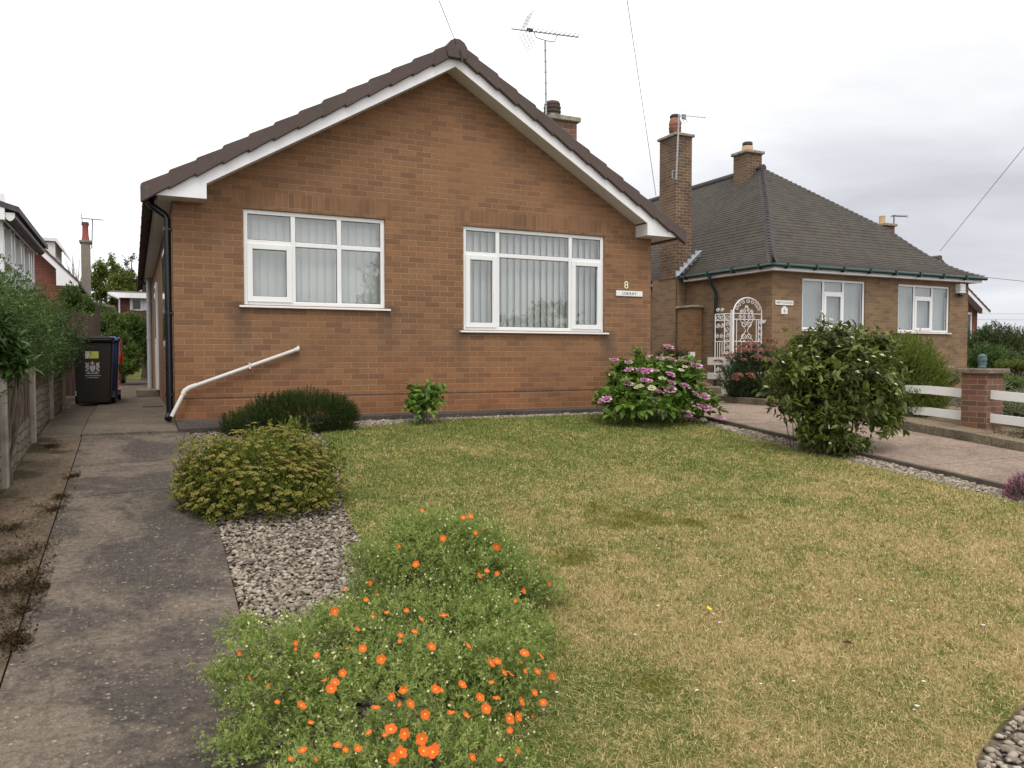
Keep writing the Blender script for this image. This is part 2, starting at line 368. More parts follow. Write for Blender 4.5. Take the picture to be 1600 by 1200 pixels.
SOIL = M('garden_soil', flat_fn((.075, .055, .038), 1, .4, 8, bump=.8, bscale=40, spec=.1, dirt=(.12, .09, .06), dscale=30))
FARGRASS = M('far_grass', flat_fn((.13, .15, .04), 1, .35, 3, bump=.6, bscale=60, spec=.1))
GRAVBED = M('gravel_bed', flat_fn((.16, .13, .10), 1, .5, 45, bump=1, bscale=50, spec=.1))
ASPH = M('asphalt', flat_fn((.16, .155, .15), .9, .15, 20, bump=.4, bscale=200))
# terrain sheet
def terrain():
    xs = np.unique(np.concatenate([np.linspace(-400, -20, 12), np.linspace(-20, 60, 81), np.linspace(60, 400, 12)]))
    ys = np.unique(np.concatenate([np.linspace(-60, -4, 8), np.linspace(-4, 9.7, 30), np.linspace(9.7, 62, 60), np.linspace(62, 600, 14)]))
    X, Y = np.meshgrid(xs, ys); Z = gz(X, Y)-.012; n, m = X.shape
    idx = np.arange(n*m).reshape(n, m)
    F = np.stack([idx[:-1, :-1], idx[:-1, 1:], idx[1:, 1:], idx[1:, :-1]], -1).reshape(-1, 4)
    tag(npmesh('ground', np.stack([X, Y, Z], -1).reshape(-1, 3), F, SOIL, origin=(0, 0, 0)), kind='structure')
terrain()
def slab(name, polys, m, top=.0, thick=.1, kind='structure'):
    b = MB()
    for poly in polys: b.prism([(x, y, float(gz(x, y))+top) for x, y in poly], (0, 0, -thick))
    return tag(b.build(name, m), kind=kind)
def sub(poly, y=9.7):
    """cut a polygon at the line where the slope flattens"""
    out = []
    for sgn in (1, -1):
        q = []
        for i in range(len(poly)):
            a, c = poly[i], poly[(i+1) % len(poly)]
            if sgn*(a[1]-y) <= 0: q.append(a)
            if (a[1]-y)*(c[1]-y) < 0:
                t = (y-a[1])/(c[1]-a[1]); q.append((a[0]+t*(c[0]-a[0]), y))
        if len(q) > 2: out.append(q)
    return out
slab('driveway', [[(-.495, -6), (.47, -6), (.44, 3.4), (.50, 5.3), (.54, 6.93), (-.495, 6.74)], [(-.495, 6.752), (.54, 6.942), (.56, 9.5), (-.495, 9.5)]], DRIVE, .02)
slab('side_strip', [[(-.93, -6), (-.505, -6), (-.505, 5.1), (-.93, 5.3)], [(-.93, 5.312), (-.505, 5.112), (-.505, 9.5), (-.93, 9.5)]], STRIP, .014)
b = MB(); b.prism([(-.505, 9.515, .5), (-.505, 9.515, .672), (-.505, 11.2, .738), (-.505, 13.2, .738), (-.505, 13.2, .5)], (.955, 0, 0)); b.box(-.505, .45, 13.21, 18.5, .5, .74); b.box(-.505, .45, 18.51, 27.5, .5, .738)
b.prism([(-.92, 9.51, .5), (-.92, 9.51, .646), (-.92, 11.2, .728), (-.92, 14.2, .728), (-.92, 14.2, .5)], (.405, 0, 0)); b.box(-.92, -.515, 14.21, 27.5, .5, .73)
tag(b.build('side_path', M('path_concrete', concrete_fn((.155, .124, .092), (.075, .062, .05), (.46, .36, .26), .5, .6, x0=-.9)), bevel=.004), kind='structure')
b = MB(); b.prism([(.451, 9.505, .69), (1.0, 9.505, .69), (1.05, 10.16, .745), (.451, 10.16, .74)], (0, 0, -.3)); b.prism([(1.053, 9.96, .728), (7.5, 9.98, .715), (7.5, 10.16, .73), (1.053, 10.16, .742)], (0, 0, -.3))
tag(b.build('apron_path', APRON, bevel=.006), kind='structure')
LAWN = [(1.96, 9.25), (1.78, 7.4), (1.57, 6.6), (1.38, 5.5), (1.34, 4.6), (1.2, 3.6), (1.05, 2.8), (1.0, 1.0), (1.6, 1.05), (2.35, 1.4), (2.75, 1.79), (3.05, 1.9), (3.40, 1.99), (4.4, 2.3), (5.7, 2.6), (6.9, 2.9), (6.94, 4.1), (6.97, 5.4), (6.93, 6.64), (7.0, 7.8), (7.15, 8.7), (6.8, 9.4), (5.9, 9.66), (3.9, 9.68), (2.6, 9.4)]
slab('lawn', [LAWN], TURF, .018, .08)
slab('gravel_bed', [[(.5, -.6), (1.2, -.6), (1.2, 2.8), (1.35, 3.6), (1.48, 4.6), (1.5, 5.5), (1.7, 6.6), (1.9, 7.4), (2.05, 9.49), (.57, 9.49)]], GRAVBED, -.004, .03)
slab('border_gravel', sub([(1.7, 9.2), (2.6, 9.1), (3.7, 9.4), (5.9, 9.3), (6.6, 9.1), (7.0, 8.6), (6.8, 2.8), (7.35, 2.8), (7.45, 9.97), (1.7, 9.97)]), GRAVBED, -.004, .03)
slab('front_gravel', [[(1.0, -.6), (7.3, -.6), (7.3, 3.2), (5.7, 2.7), (4.4, 2.4), (3.40, 2.08), (2.75, 1.87), (2.3, 1.45), (1.0, 1.1)]], GRAVBED, -.006, .03)
nd = MB()
for (y0, y1) in ((-6, 1.2), (1.215, 3.3), (3.315, 5.585), (5.6, 8.4), (8.415, 9.7)):
    nd.prism([(x, y, float(gz(x, y))+.012) for x, y in ((7.46, y0), (9.72, y0), (9.72, y1), (7.46, y1))], (0, 0, -.1))
for (y0, y1) in ((9.701, 11.4), (11.415, 15)):
    nd.prism([(x, y, .657) for x, y in ((7.46, y0), (9.72, y0), (9.72, y1), (7.46, y1))], (0, 0, -.1))
tag(nd.build('neighbour_driveway', NDRIVE), kind='structure')
def kerb(name, x0, x1, y0, y1, h, m=KERBM):
    b = MB(); ys = [y0, *[q for q in np.arange(math.ceil(y0), y1, .92)], y1]
    for a, c in zip(ys[:-1], ys[1:]):
        if a < 9.7 < c: a2 = [(a, 9.7), (9.7, c)]
        else: a2 = [(a, c)]
        for a, c in a2:
            j = random.uniform(-.006, .006)
            P = [(x0+j, a+.004, float(gz(x0, a))-.1), (x0+j, a+.004, float(gz(x0, a))+h+j), (x1+j, a+.004, float(gz(x0, a))+h+j), (x1+j, a+.004, float(gz(x0, a))-.1)]
            b.prism(P, (0, c-a-.006, float(gz(x0, c)-gz(x0, a))))
    return tag(b.build(name, m, bevel=.008), kind='structure')
kerb('lawn_kerb', 7.385, 7.45, -3, 11, .06, M('dark_edging', flat_fn((.085, .068, .05), 1, .35, 9, bump=.6)))
kerb('bed_kerb', 9.75, 9.87, -3, 13, .125)
b = MB(); b.box(20, 90, 36, 42, .5, .655); tag(b.build('road', ASPH), kind='structure')
slab('planting_bed', sub([(9.88, -3), (12.56, -3), (12.56, 12.9), (9.88, 12.9)]), M('gravelly_soil', flat_fn((.22, .17, .115), 1, .45, 40, bump=.9, bscale=60, spec=.1, dirt=(.09, .065, .04), dscale=2.5, dlo=.5)), .09, .2)
tag(npmesh('garden_lawn', [(.2+dx, y, float(gz(0, y))+.01) for y in (27.6, 34.0) for dx in (-.9, 1.4)], [(0, 1, 3, 2)], FARGRASS), kind='structure')

# ------------------------------------------------------------------ grass, stones, moss
def inpoly(P, poly):
    x, y = P[:, 0], P[:, 1]; r = np.zeros(len(P), bool); n = len(poly)
    for i in range(n):
        (x1, y1), (x2, y2) = poly[i], poly[(i+1) % n]
        c = ((y1 > y) != (y2 > y)) & (x < (x2-x1)*(y-y1)/(y2-y1+1e-12)+x1); r ^= c
    return r
def scatter(poly, n, near=2.2, power=1.7):
    """points in a polygon, denser close to where people look from"""
    a = np.array(poly); lo, hi = a.min(0), a.max(0); out = []; tot = 0
    while tot < n:
        P = rng.uniform(lo, hi, (400000, 2)); P = P[inpoly(P, poly)]
        d = np.hypot(P[:, 0], P[:, 1]); k = np.clip(near/np.maximum(d, near), 0, 1)**power
        P = P[rng.random(len(P)) < k]; out.append(P); tot += len(P)
    return np.concatenate(out)[:n]
def grass(n=560000):
    P = scatter(LAWN, n); d = np.hypot(P[:, 0], P[:, 1]); n = len(P)
    tint = np.clip(rng.normal(.5, .22, n), 0, 1)
    L = rng.uniform(.014, .032, n)*(1+.4*(tint > .6)); wd = rng.uniform(.0016, .003, n)*np.clip(d/2.6, 1, 3.0)
    az_ = rng.uniform(0, 2*pi, n); lean = np.where(tint < .55, rng.uniform(.7, 1.5, n), rng.uniform(.2, 1.25, n))
    dx, dy = np.cos(az_), np.sin(az_); base = np.stack([P[:, 0], P[:, 1], gz(P[:, 0], P[:, 1])+.017], 1)
    a2 = az_+pi/2+rng.normal(0, .4, n); sx, sy = np.cos(a2)*wd, np.sin(a2)*wd
    tip = base+np.stack([dx*L*np.sin(lean), dy*L*np.sin(lean), L*np.cos(lean)+.003], 1)
    V = np.stack([base-np.stack([sx, sy, 0*sx], 1), base+np.stack([sx, sy, 0*sx], 1), tip], 1)
    F = np.arange(3*n).reshape(n, 3)
    # long dead strands lying over the turf
    m = 38000; P = scatter(LAWN, m, 2.2, 1.9); a = rng.uniform(0, 2*pi, m); L = rng.uniform(.02, .055, m); u = np.stack([np.cos(a), np.sin(a)], 1); s = np.stack([-u[:, 1], u[:, 0]], 1)*(rng.uniform(.0009, .0017, m)*np.clip(np.hypot(P[:, 0], P[:, 1])/2.6, 1, 2.5))[:, None]
    z0 = gz(P[:, 0], P[:, 1])+.02+rng.uniform(.004, .02, m); q = P+u*L[:, None]; z1 = gz(q[:, 0], q[:, 1])+.02+rng.uniform(.004, .024, m)
    W_ = np.stack([np.column_stack([P-s, z0]), np.column_stack([P+s, z0]), np.column_stack([q, z1])], 1)
    V = np.concatenate([V.reshape(-1, 3), W_.reshape(-1, 3)]); F = np.arange(3*(n+m)).reshape(-1, 3); tint = np.concatenate([tint, np.clip(rng.normal(.02, .12, m), -.3, .4)])
    o = npmesh('lawn_grass', V, F, BLADE, tint=np.repeat(tint, 3))
    tag(o, 'short dry summer grass, part straw and part green, on the front lawn', 'grass', kind='stuff')
grass()
_ico = None
def ico():
    global _ico
    if _ico is None:
        bm = bmesh.new(); bmesh.ops.create_icosphere(bm, subdivisions=1, radius=1); bm.verts.ensure_lookup_table()
        _ico = (np.array([v.co[:] for v in bm.verts]), np.array([[v.index for v in f.verts] for f in bm.faces])); bm.free()
    return _ico
STONE = leaf_mat('gravel_stone', [(0, (.10, .085, .075)), (.35, (.22, .185, .148)), (.7, (.36, .30, .235)), (.93, (.47, .41, .34)), (1, (.30, .16, .11))], trans=0, rough=.9, spec=.2)
def stones(name, poly, n, smin, smax, label, lift=.004, near=2.5, power=1.5, skip=None):
    P = scatter(poly, n, near, power)
    if skip is not None: P = P[~inpoly(P, skip)]
    n = len(P); T, F = ico(); k = len(T)
    s = rng.uniform(smin, smax, n)*rng.choice([.55, .8, 1, 1.3], n)
    sc = np.stack([s*rng.uniform(.8, 1.4, n), s*rng.uniform(.7, 1.1, n), s*rng.uniform(.4, .75, n)], 1)
    V = T[None]*sc[:, None]*(1+.2*rng.normal(size=(n, k, 1)))
    a = rng.uniform(0, 2*pi, n); t = rng.normal(0, .35, n)
    ca, sa, ct, st = np.cos(a), np.sin(a), np.cos(t), np.sin(t)
    x, y, z = V[..., 0], V[..., 1], V[..., 2]
    y, z = y*ct[:, None]-z*st[:, None], y*st[:, None]+z*ct[:, None]
    V = np.stack([x*ca[:, None]-y*sa[:, None]+P[:, :1], x*sa[:, None]+y*ca[:, None]+P[:, 1:2], z+(gz(P[:, 0], P[:, 1])+lift+rng.uniform(0, .012, n))[:, None]], -1)
    tint = np.repeat(np.clip(rng.beta(2, 2, n), 0, 1), k)
    o = npmesh(name, V.reshape(-1, 3), (F[None]+np.arange(n)[:, None, None]*k).reshape(-1, 3), STONE, tint=tint)
    tag(o, label, 'gravel', kind='stuff')
stones('gravel_stones', [(.455, 1.0), (1.0, 1.0), (1.05, 2.8), (1.2, 3.6), (1.34, 4.6), (1.38, 5.5), (1.57, 6.6), (1.78, 7.4), (1.96, 9.25), (2.0, 9.48), (.57, 9.48), (.55, 6.93), (.51, 5.3), (.45, 3.4)], 15500, .0085, .0165, 'loose pale grey and tan stones between the driveway and the lawn', near=4.3, power=1.4)
stones('gravel_stones', [(2.0, 9.34), (2.6, 9.42), (3.9, 9.69), (5.9, 9.68), (6.8, 9.42), (7.2, 8.75), (7.38, 8.7), (7.38, 9.95), (2.0, 9.95)], 5200, .012, .022, 'thin line of pale stones between the lawn and the brick wall of the house', near=20)
stones('gravel_stones', [(6.98, 2.9), (7.37, 2.9), (7.37, 8.7), (7.2, 8.6), (7.02, 7.8), (6.96, 6.64), (7.0, 5.4)], 5200, .011, .022, 'narrow strip of brownish stones along the kerb of the neighbouring driveway', near=20)
stones('gravel_stones', [(1.9, .9), (4.6, .9), (4.4, 2.28), (3.40, 1.97), (3.05, 1.88), (2.75, 1.77), (2.4, 1.4), (1.9, 1.15)], 6000, .010, .019, 'whitish stones at the near right corner of the lawn', near=20)
# small rubbish: moss and leaf litter on the strip under the fence
MOSS = leaf_mat('dark_moss', [(0, (.012, .008, .005)), (.5, (.03, .019, .009)), (1, (.075, .05, .016))], trans=.1, rough=.9, spec=.1)
def litter():
    cs = []
    for (px, py, r) in ((25, 880, .13), (50, 905, .16), (20, 830, .12), (60, 860, .14), (30, 960, .12), (70, 925, .09), (85, 800, .09), (95, 780, .05), (15, 1005, .08), (115, 748, .07), (80, 700, .09), (120, 640, .06), (180, 633, .04), (5, 930, .12), (44, 920, .1), (30, 1010, .05)):
        q = gpt(px, py); cs.append((q[0], q[1], r))
    P = np.concatenate([np.array([[x, y]])+rng.normal(0, r*.6, (420, 2))*np.array([1.0, 1.9])*rng.choice([.35, .8, 1.5], (420, 1))+.5*r*np.sin(rng.uniform(0, 6, (420, 1))*2)*rng.random((420, 1)) for x, y, r in cs]); P = P[(P[:, 0] < -.42) & (P[:, 0] > -.92)]
    n = len(P); s = rng.uniform(.003, .009, n); a = rng.uniform(0, 2*pi, n); t = rng.uniform(-.7, .7, n)
    T = np.array([(-1, -.5, 0), (1, -.5, 0), (1, .5, 0), (-1, .5, 0)])
    V = T[None]*s[:, None, None]; x, y = V[..., 0], V[..., 1]
    V = np.stack([x*np.cos(a)[:, None]-y*np.sin(a)[:, None]+P[:, :1], x*np.sin(a)[:, None]+y*np.cos(a)[:, None]+P[:, 1:2], x*np.sin(t)[:, None]+(gz(P[:, 0], P[:, 1])+np.where(P[:, 1] > 9.5, .034, .019)+.5*s+rng.uniform(0, .008, n))[:, None]], -1)
    tag(npmesh('moss_litter', V.reshape(-1, 3), np.arange(4*n).reshape(n, 4), MOSS, tint=np.repeat(rng.random(n), 4)), 'dark brown moss and leaf litter on the concrete strip below the fence', 'moss', kind='stuff')
litter()
# ------------------------------------------------------------------ the brick bungalow, number 8
YW, XL, XR, YB = 10.15, .45, 7.36, 24.6
XM, ZA, SL = 3.935, 3.866+CZ, .59          # ridge line: underside of the barge board at the apex and roof slope
ZS = 1.841+CZ                             # soffit height
def zb(x): return ZA-SL*abs(x-XM)
H = thing('bungalow', 'orange brown brick bungalow with gable front and two white framed windows', 'house', (XM, YW, .7))
WIN = [(1.249, 3.049, .639+CZ, 1.822+CZ), (4.175, 6.496, .368+CZ, 1.824+CZ)]
def wall_mesh():
    b = MB(); cuts = sorted({XL, XR, XM, *[c for w_ in WIN for c in w_[:2]]}); z0 = .6; R = .11
    for a, c in zip(cuts[:-1], cuts[1:]):
        hole = next((w_ for w_ in WIN if w_[0] <= a and c <= w_[1]), None); za, zc = zb(a)+.02, zb(c)+.02
        if hole is None: b.quad((a, YW, z0), (c, YW, z0), (c, YW, zc), (a, YW, za))
        else:
            b.quad((a, YW, z0), (c, YW, z0), (c, YW, hole[2]), (a, YW, hole[2])); b.quad((a, YW, hole[3]), (c, YW, hole[3]), (c, YW, zc), (a, YW, za))
    for x0, x1, z0_, z1 in WIN:
        b.quad((x0, YW, z0_), (x0, YW+R, z0_), (x0, YW+R, z1), (x0, YW, z1)); b.quad((x1, YW, z0_), (x1, YW, z1), (x1, YW+R, z1), (x1, YW+R, z0_))
        b.quad((x0, YW, z1), (x0, YW+R, z1), (x1, YW+R, z1), (x1, YW, z1)); b.quad((x0, YW, z0_), (x1, YW, z0_), (x1, YW+R, z0_), (x0, YW+R, z0_))
    for x in (XL, XR): b.quad((x, YW, z0), (x, YB, z0), (x, YB, zb(x)+.02), (x, YW, zb(x)+.02))
    b.add([(XL, YB, z0), (XR, YB, z0), (XR, YB, zb(XR)), (XM, YB, zb(XM)), (XL, YB, zb(XL))], [(0, 1, 2, 3, 4)])
    return b.build('wall', BRICK, H)
wall_mesh()
for x0, x1, z0, z1 in WIN:
    b = MB(); b.box(x0-.11, x1+.11, YW-.0025, YW+.05, z1+.004, z1+.222); b.build('lintel', SOLDIER, H)
# damp course line
b = MB(); b.box(XL+.02, XR-.01, YW-.003, YW+.01, .99, 1.0); b.build('damp_course', M('damp_course', flat_fn((.07, .05, .045), .9, .4, 6)), H)

def make_window(parent, x0, x1, z0, z1, yf, cols, transom, sashes, angle=.5, lights=None, slatw=.089, blinds=True, fw=.055, mw=.06, name='window', sill=True, over=.06, bm_=None):
    """casement window facing -Y: outer frame + mullions, sashes, panes, blind, sill.
       cols = x positions of the mullions; transom = per-column height or None; sashes = list of (col, row)"""
    y0, y1 = yf, yf+.065; b = MB()
    b.box(x0, x0+fw, y0, y1, z0, z1); b.box(x1-fw, x1, y0, y1, z0, z1)
    b.box(x0+fw, x1-fw, y0+.001, y1, z0, z0+fw); b.box(x0+fw, x1-fw, y0+.001, y1, z1-fw, z1)
    for c in cols: b.box(c-mw/2, c+mw/2, y0+.002, y1-.002, z0+fw, z1-fw)
    xs = [x0+fw]+[v for c in cols for v in (c-mw/2, c+mw/2)]+[x1-fw]; cells = []
    for i in range(len(cols)+1):
        a, c = xs[2*i], xs[2*i+1]; t = transom[i]
        if t is None: cells.append((i, 0, a, c, z0+fw, z1-fw))
        else:
            b.box(a, c, y0+.003, y1-.003, t-mw/2, t+mw/2)
            cells += [(i, 0, a, c, z0+fw, t-mw/2), (i, 1, a, c, t+mw/2, z1-fw)]
    W_ = b.build(name, UPVC, parent, bevel=.006)
    for i, r, a, c, q0, q1 in cells:
        s_ = .022
        if (i, r) in sashes:
            f = MB(); e = .014; k = .055
            f.box(a-e, a+k, yf-.016, yf+.03, q0-e, q1+e); f.box(c-k, c+e, yf-.016, yf+.03, q0-e, q1+e)
            f.box(a+k, c-k, yf-.0155, yf+.03, q0-e, q0+k); f.box(a+k, c-k, yf-.0155, yf+.03, q1-k, q1+e)
            f.build('sash', UPVC, W_, bevel=.005); a, c, q0, q1 = a+k, c-k, q0+k, q1-k
        g = MB(); g.box(a-.004, c+.004, yf+.026, yf+.032, q0-.004, q1+.004); g.build('glass_pane', GLASS, W_)
        f = MB()   # thin dark rubber gasket round each pane
        for (A, B, C, D) in ((a, a+.006, q0, q1), (c-.006, c, q0, q1), (a+.006, c-.006, q0, q0+.006), (a+.006, c-.006, q1-.006, q1)): f.box(A, B, yf+.018, yf+.0255, C, D)
        f.build('gasket', BLACKP, W_)
    if blinds:
        f = MB(); n = int((x1-x0)/slatw); st = (x1-x0-.04)/n; yb = yf+.16
        for k in range(n):
            xc = x0+.02+st*(k+.5); an = angle+random.uniform(-.05, .05); hw = slatw*.6
            dx, dy = hw*math.cos(an), hw*math.sin(an); cv = .008; m_ = (xc+cv*math.sin(an), yb-cv*math.cos(an))
            f.add([(xc-dx, yb-dy, z0+.03), (m_[0], m_[1], z0+.03), (xc+dx, yb+dy, z0+.03), (xc-dx, yb-dy, z1), (m_[0], m_[1], z1), (xc+dx, yb+dy, z1)], [(0, 1, 4, 3), (1, 2, 5, 4)])
        f.build('blind', bm_ or BLIND, W_)
        f = MB(); f.box(x0-.1, x1+.1, yf+.45, yf+.46, z0-.1, z1+.1); f.build('room_beyond', INTERIOR, W_)
    if sill:
        f = MB(); f.prism([(x0-over, yf+.01, z0-.002), (x0-over, yf-.085, z0-.012), (x0-over, yf-.085, z0-.034), (x0-over, yf+.01, z0-.03)], (x1-x0+2*over, 0, 0)); f.build('sill', UPVC, W_, bevel=.003)
    return W_
x0, x1, z0, z1 = WIN[0]
make_window(H, x0, x1, z0, z1, YW+.03, [pt(459, 400, Y=YW)[0], pt(531, 400, Y=YW)[0]], [pt(459, 380, Y=YW)[2]-.012]*3, [(0, 0)], angle=.14, slatw=.1)
x0, x1, z0, z1 = WIN[1]
make_window(H, x0, x1, z0, z1, YW+.03, [pt(779, 440, Y=YW)[0], pt(893, 440, Y=YW)[0]], [pt(779, 398, Y=YW)[2]-.004]*3, [(0, 0), (2, 0)], angle=.34, slatw=.11)
# side door and window facing the path
f = MB(); f.box(.40, .452, 11.0, 12.3, 1.64, 2.97); f.build('side_window', UPVC, H, bevel=.01)
f = MB(); f.box(.396, .4, 11.08, 12.22, 1.72, 2.89); f.build('side_pane', M('dark_glass', flat_fn((.03, .035, .035), .05, .1, 3)), H)
d_ = MB(); d_.box(.405, .452, 16.2, 17.15, .86, 2.9); d_ = d_.build('door', WPAINT, H, bevel=.01)
f = MB(); f.box(.398, .404, 16.3, 17.05, 1.85, 2.8); f.build('door_glass', MATS['dark_glass'], d_)
f = MB(); f.tube([(.37, 16.3, 1.75), (.37, 16.42, 1.75)], .012); f.tube([(.404, 16.32, 1.75), (.37, 16.32, 1.75)], .008); f.build('handle', ALU, d_)
# roof: thirteen courses of concrete tiles on each slope
Y0R = 9.845; N_C = 13
EX = [.135, 7.735]
ZR = ZA+.205           # underside of tiles at the ridge
for side in (0, 1):
    ex = EX[side]; run = XM-ex; sg = 1 if run > 0 else -1; L = abs(run)
    b = MB(); top = []
    for k in range(N_C):
        u0, u1 = k/N_C, (k+1)/N_C
        za, zc = ZR-SL*L*(1-u0), ZR-SL*L*(1-u1)
        x_a, x_c = ex+run*u0, ex+run*u1
        top += [(x_a, za+.09), (x_c, zc+.068)]
    P = [(x, Y0R, z) for x, z in top]+[(XM, Y0R, ZR), (ex, Y0R, ZR-SL*L)]
    b.prism(P, (0, YB+.25-Y0R, 0)); r_ = b.build('roof_slope', TILE, H)
    # interlocking verge units
    proto = None; ang = math.atan(SL)*sg; Ls = math.hypot(L, SL*L)/N_C
    for k in range(N_C):
        if proto is None:
            v = MB(); e = .035
            prof = [(-e, -.075), (-e+.012, -.095), (Ls, -.07), (Ls+.015, -.03), (Ls+.01, .066), (-e+.015, .09), (-e, .072)]
            v.prism([(sg*s*math.cos(ang*sg), 0, s*math.sin(ang*sg)+n_/math.cos(ang)) for s, n_ in prof], (0, .075, 0))
            proto = v.build('verge_tile', TILE, None, bevel=.008); base = Vector(proto.location); o = proto; o.parent = H
        else:
            o = proto.copy(); COL.objects.link(o); o.parent = H
        u = k/N_C; jig = random.uniform(-.004, .004)
        o.location = Vector((ex+run*u-XM, 9.775-YW+jig, ZR-SL*L*(1-u)+.03+jig-.7))+base
# ridge capping with a rounded end
b = MB(); n = 9; yr = 9.75; k = 0
while yr < YB+.2:
    r = .145; P = []
    for i in range(n+1):
        a = -.55+(pi+1.1)*i/n; P.append((XM+r*math.cos(a)*1.05, yr, ZR-.03+r*math.sin(a)*1.15+(.012 if k % 2 else 0)))
    b.prism(P, (0, .447, 0)); yr += .45; k += 1
b.build('ridge_tile', TILE, H, bevel=.004)
# barge board with boxed ends, soffits, fascia
for side in (0, 1):
    tip, inn = .263, .807
    P = [(tip, ZS), (inn, ZS), (inn, zb(inn)), (XM, ZA), (XM, ZA+.205), (tip, ZS+.03)]
    b = MB(); X_ = (lambda x: x) if side == 0 else (lambda x: 2*XM-x); b.prism([(X_(x), 9.833, z) for x, z in P], (0, .022, 0))
    b.build('barge_board', WHITE, H)
    b = MB(); b.prism([(X_(tip+.02), 9.8555, ZS+.002), (X_(inn), 9.8555, ZS+.002), (X_(inn), 9.8555, zb(inn)), (X_(tip+.02), 9.8555, ZS+.03)], (0, YW-9.857, 0)); b.build('box_end', SOFFIT, H)
    b = MB(); b.prism([(X_(inn+.005), 9.8555, zb(inn+.005)+.018), (X_(XM), 9.8555, ZA+.018), (X_(XM), 9.8555, ZA+.036), (X_(inn+.005), 9.8555, zb(inn+.005)+.036)], (0, YW-9.857, 0)); b.build('verge_soffit', SOFFIT, H)
    wx = XL if side == 0 else XR
    b = MB(); xa, xc = sorted((X_(tip+.021), wx)); b.box(xa, xc, YW+.001, YB+.2, ZS+.003, ZS+.022); b.build('eaves_soffit', SOFFIT, H)
    b = MB(); xa, xc = sorted((X_(tip-.002), X_(tip+.02))); b.box(xa, xc, 9.857, YB+.2, ZS, ZS+.14); b.build('fascia', BLACKP if side == 0 else WHITE, H)
    # half round gutter
    b = MB(); gx, gr, gzc = X_(tip-.062), .056, ZS+.10; P = []
    for i in range(9): a = pi+pi*i/8; P.append((gx+gr*math.cos(a), 9.86, gzc+gr*math.sin(a)))
    for i in range(9): a = 2*pi-pi*i/8; P.append((gx+(gr-.006)*math.cos(a), 9.86, gzc+(gr-.006)*math.sin(a)))
    b.prism(P, (0, YB+.2-9.86, 0)); b.add([(gx+gr*math.cos(pi+pi*i/8), 9.861, gzc+gr*math.sin(pi+pi*i/8)) for i in range(9)], [tuple(range(9))])
    for yy in np.arange(10.3, 24, .9): b.tube([(gx+(gr+.008)*math.cos(pi+pi*i/8), yy, gzc+(gr+.008)*math.sin(pi+pi*i/8)) for i in range(9)], .009, 5)
    b.build('gutter', BLACKP, H)
gx = .263-.062
b = MB(); b.tube([(gx, 10.28, ZS+.06), (gx, 10.28, ZS-.02), (gx+.03, 10.28, ZS-.05), (.37, 10.28, ZS-.15), (.395, 10.28, ZS-.2), (.395, 10.28, .76)], .041, 14)
for z in (3.0, 2.0, 1.02): b.tube([(.395, 10.28, z), (.395, 10.28, z+.045)], .048, 14); b.box(.38, .45, 10.235, 10.325, z+.01, z+.03)
b.tube([(.395, 10.28, .80), (.37, 10.22, .745)], .043, 12)
b.build('downpipe', BLACKP, H, smooth=True)
b = MB(); b.tube([(.365, 20.4, .74), (.365, 20.4, ZS)], .056, 14); b.tube([(.365, 20.4, 1.9), (.365, 20.4, 1.96)], .066, 14); b.build('soil_pipe', GREYP, H, smooth=True)
b = MB(); b.tube([(gx, 20.8, ZS+.06), (gx+.02, 20.8, ZS-.05), (.38, 20.8, ZS-.14), (.40, 20.8, ZS-.3), (.40, 20.8, .74)], .034, 10); b.build('downpipe', BLACKP, H, smooth=True)
# white waste pipe across the front
q = [pt(467, 545, Y=10.1), pt(290, 608, Y=10.07), pt(268, 651, Y=10.0)]
b = MB(); b.tube([q[0]+np.array((.0, .06, .02)), q[0], q[1]+(q[0]-q[1])*.03, q[1]+(q[2]-q[1])*.06, q[2]], .0235, 12)
b.tube([q[1]+(q[0]-q[1])*.09, q[1]+(q[0]-q[1])*.03, q[1]+(q[2]-q[1])*.06, q[1]+(q[2]-q[1])*.2], .03, 12); b.tube([q[0]+(q[1]-q[0])*.0, q[0]+(q[1]-q[0])*.035], .03, 12)
m_ = q[0]*.55+q[1]*.45; b.box(m_[0]-.012, m_[0]+.012, m_[1]-.03, YW-.001, m_[2]-.03, m_[2]+.04)
b.build('waste_pipe', WPIPE, H, smooth=True)
# chimney on the right hand slope
def chimney(parent, x0, x1, y0, y1, zb_, zt, mat, capm=MORTAR, over=.05, caph=.09, name='chimney'):
    b = MB(); b.box(x0, x1, y0, y1, zb_, zt); c = b.build(name, mat, parent)
    b = MB(); b.box(x0-over, x1+over, y0-over, y1+over, zt+.0005, zt+caph); b.build('cap', capm, c, bevel=.012)
    return c
cz = 5.571/16*11.5+CZ
ch = chimney(H, 6.33, 6.80, 11.5, 12.1, 3.7, cz-.07, BRICKD, over=.055, caph=.085)
b = MB(); pc = (6.48, 11.78, cz); b.lathe(pc[0], pc[1], [(.15, cz), (.14, cz+.04), (.13, cz+.06), (.15, cz+.075), (.15, cz+.1), (.128, cz+.11), (.15, cz+.135), (.15, cz+.16), (.128, cz+.17), (.15, cz+.2), (.15, cz+.225), (.128, cz+.235), (.14, cz+.27), (.12, cz+.31), (.06, cz+.33)], 20)
b.build('pot', DARKPOT, ch, smooth=True)
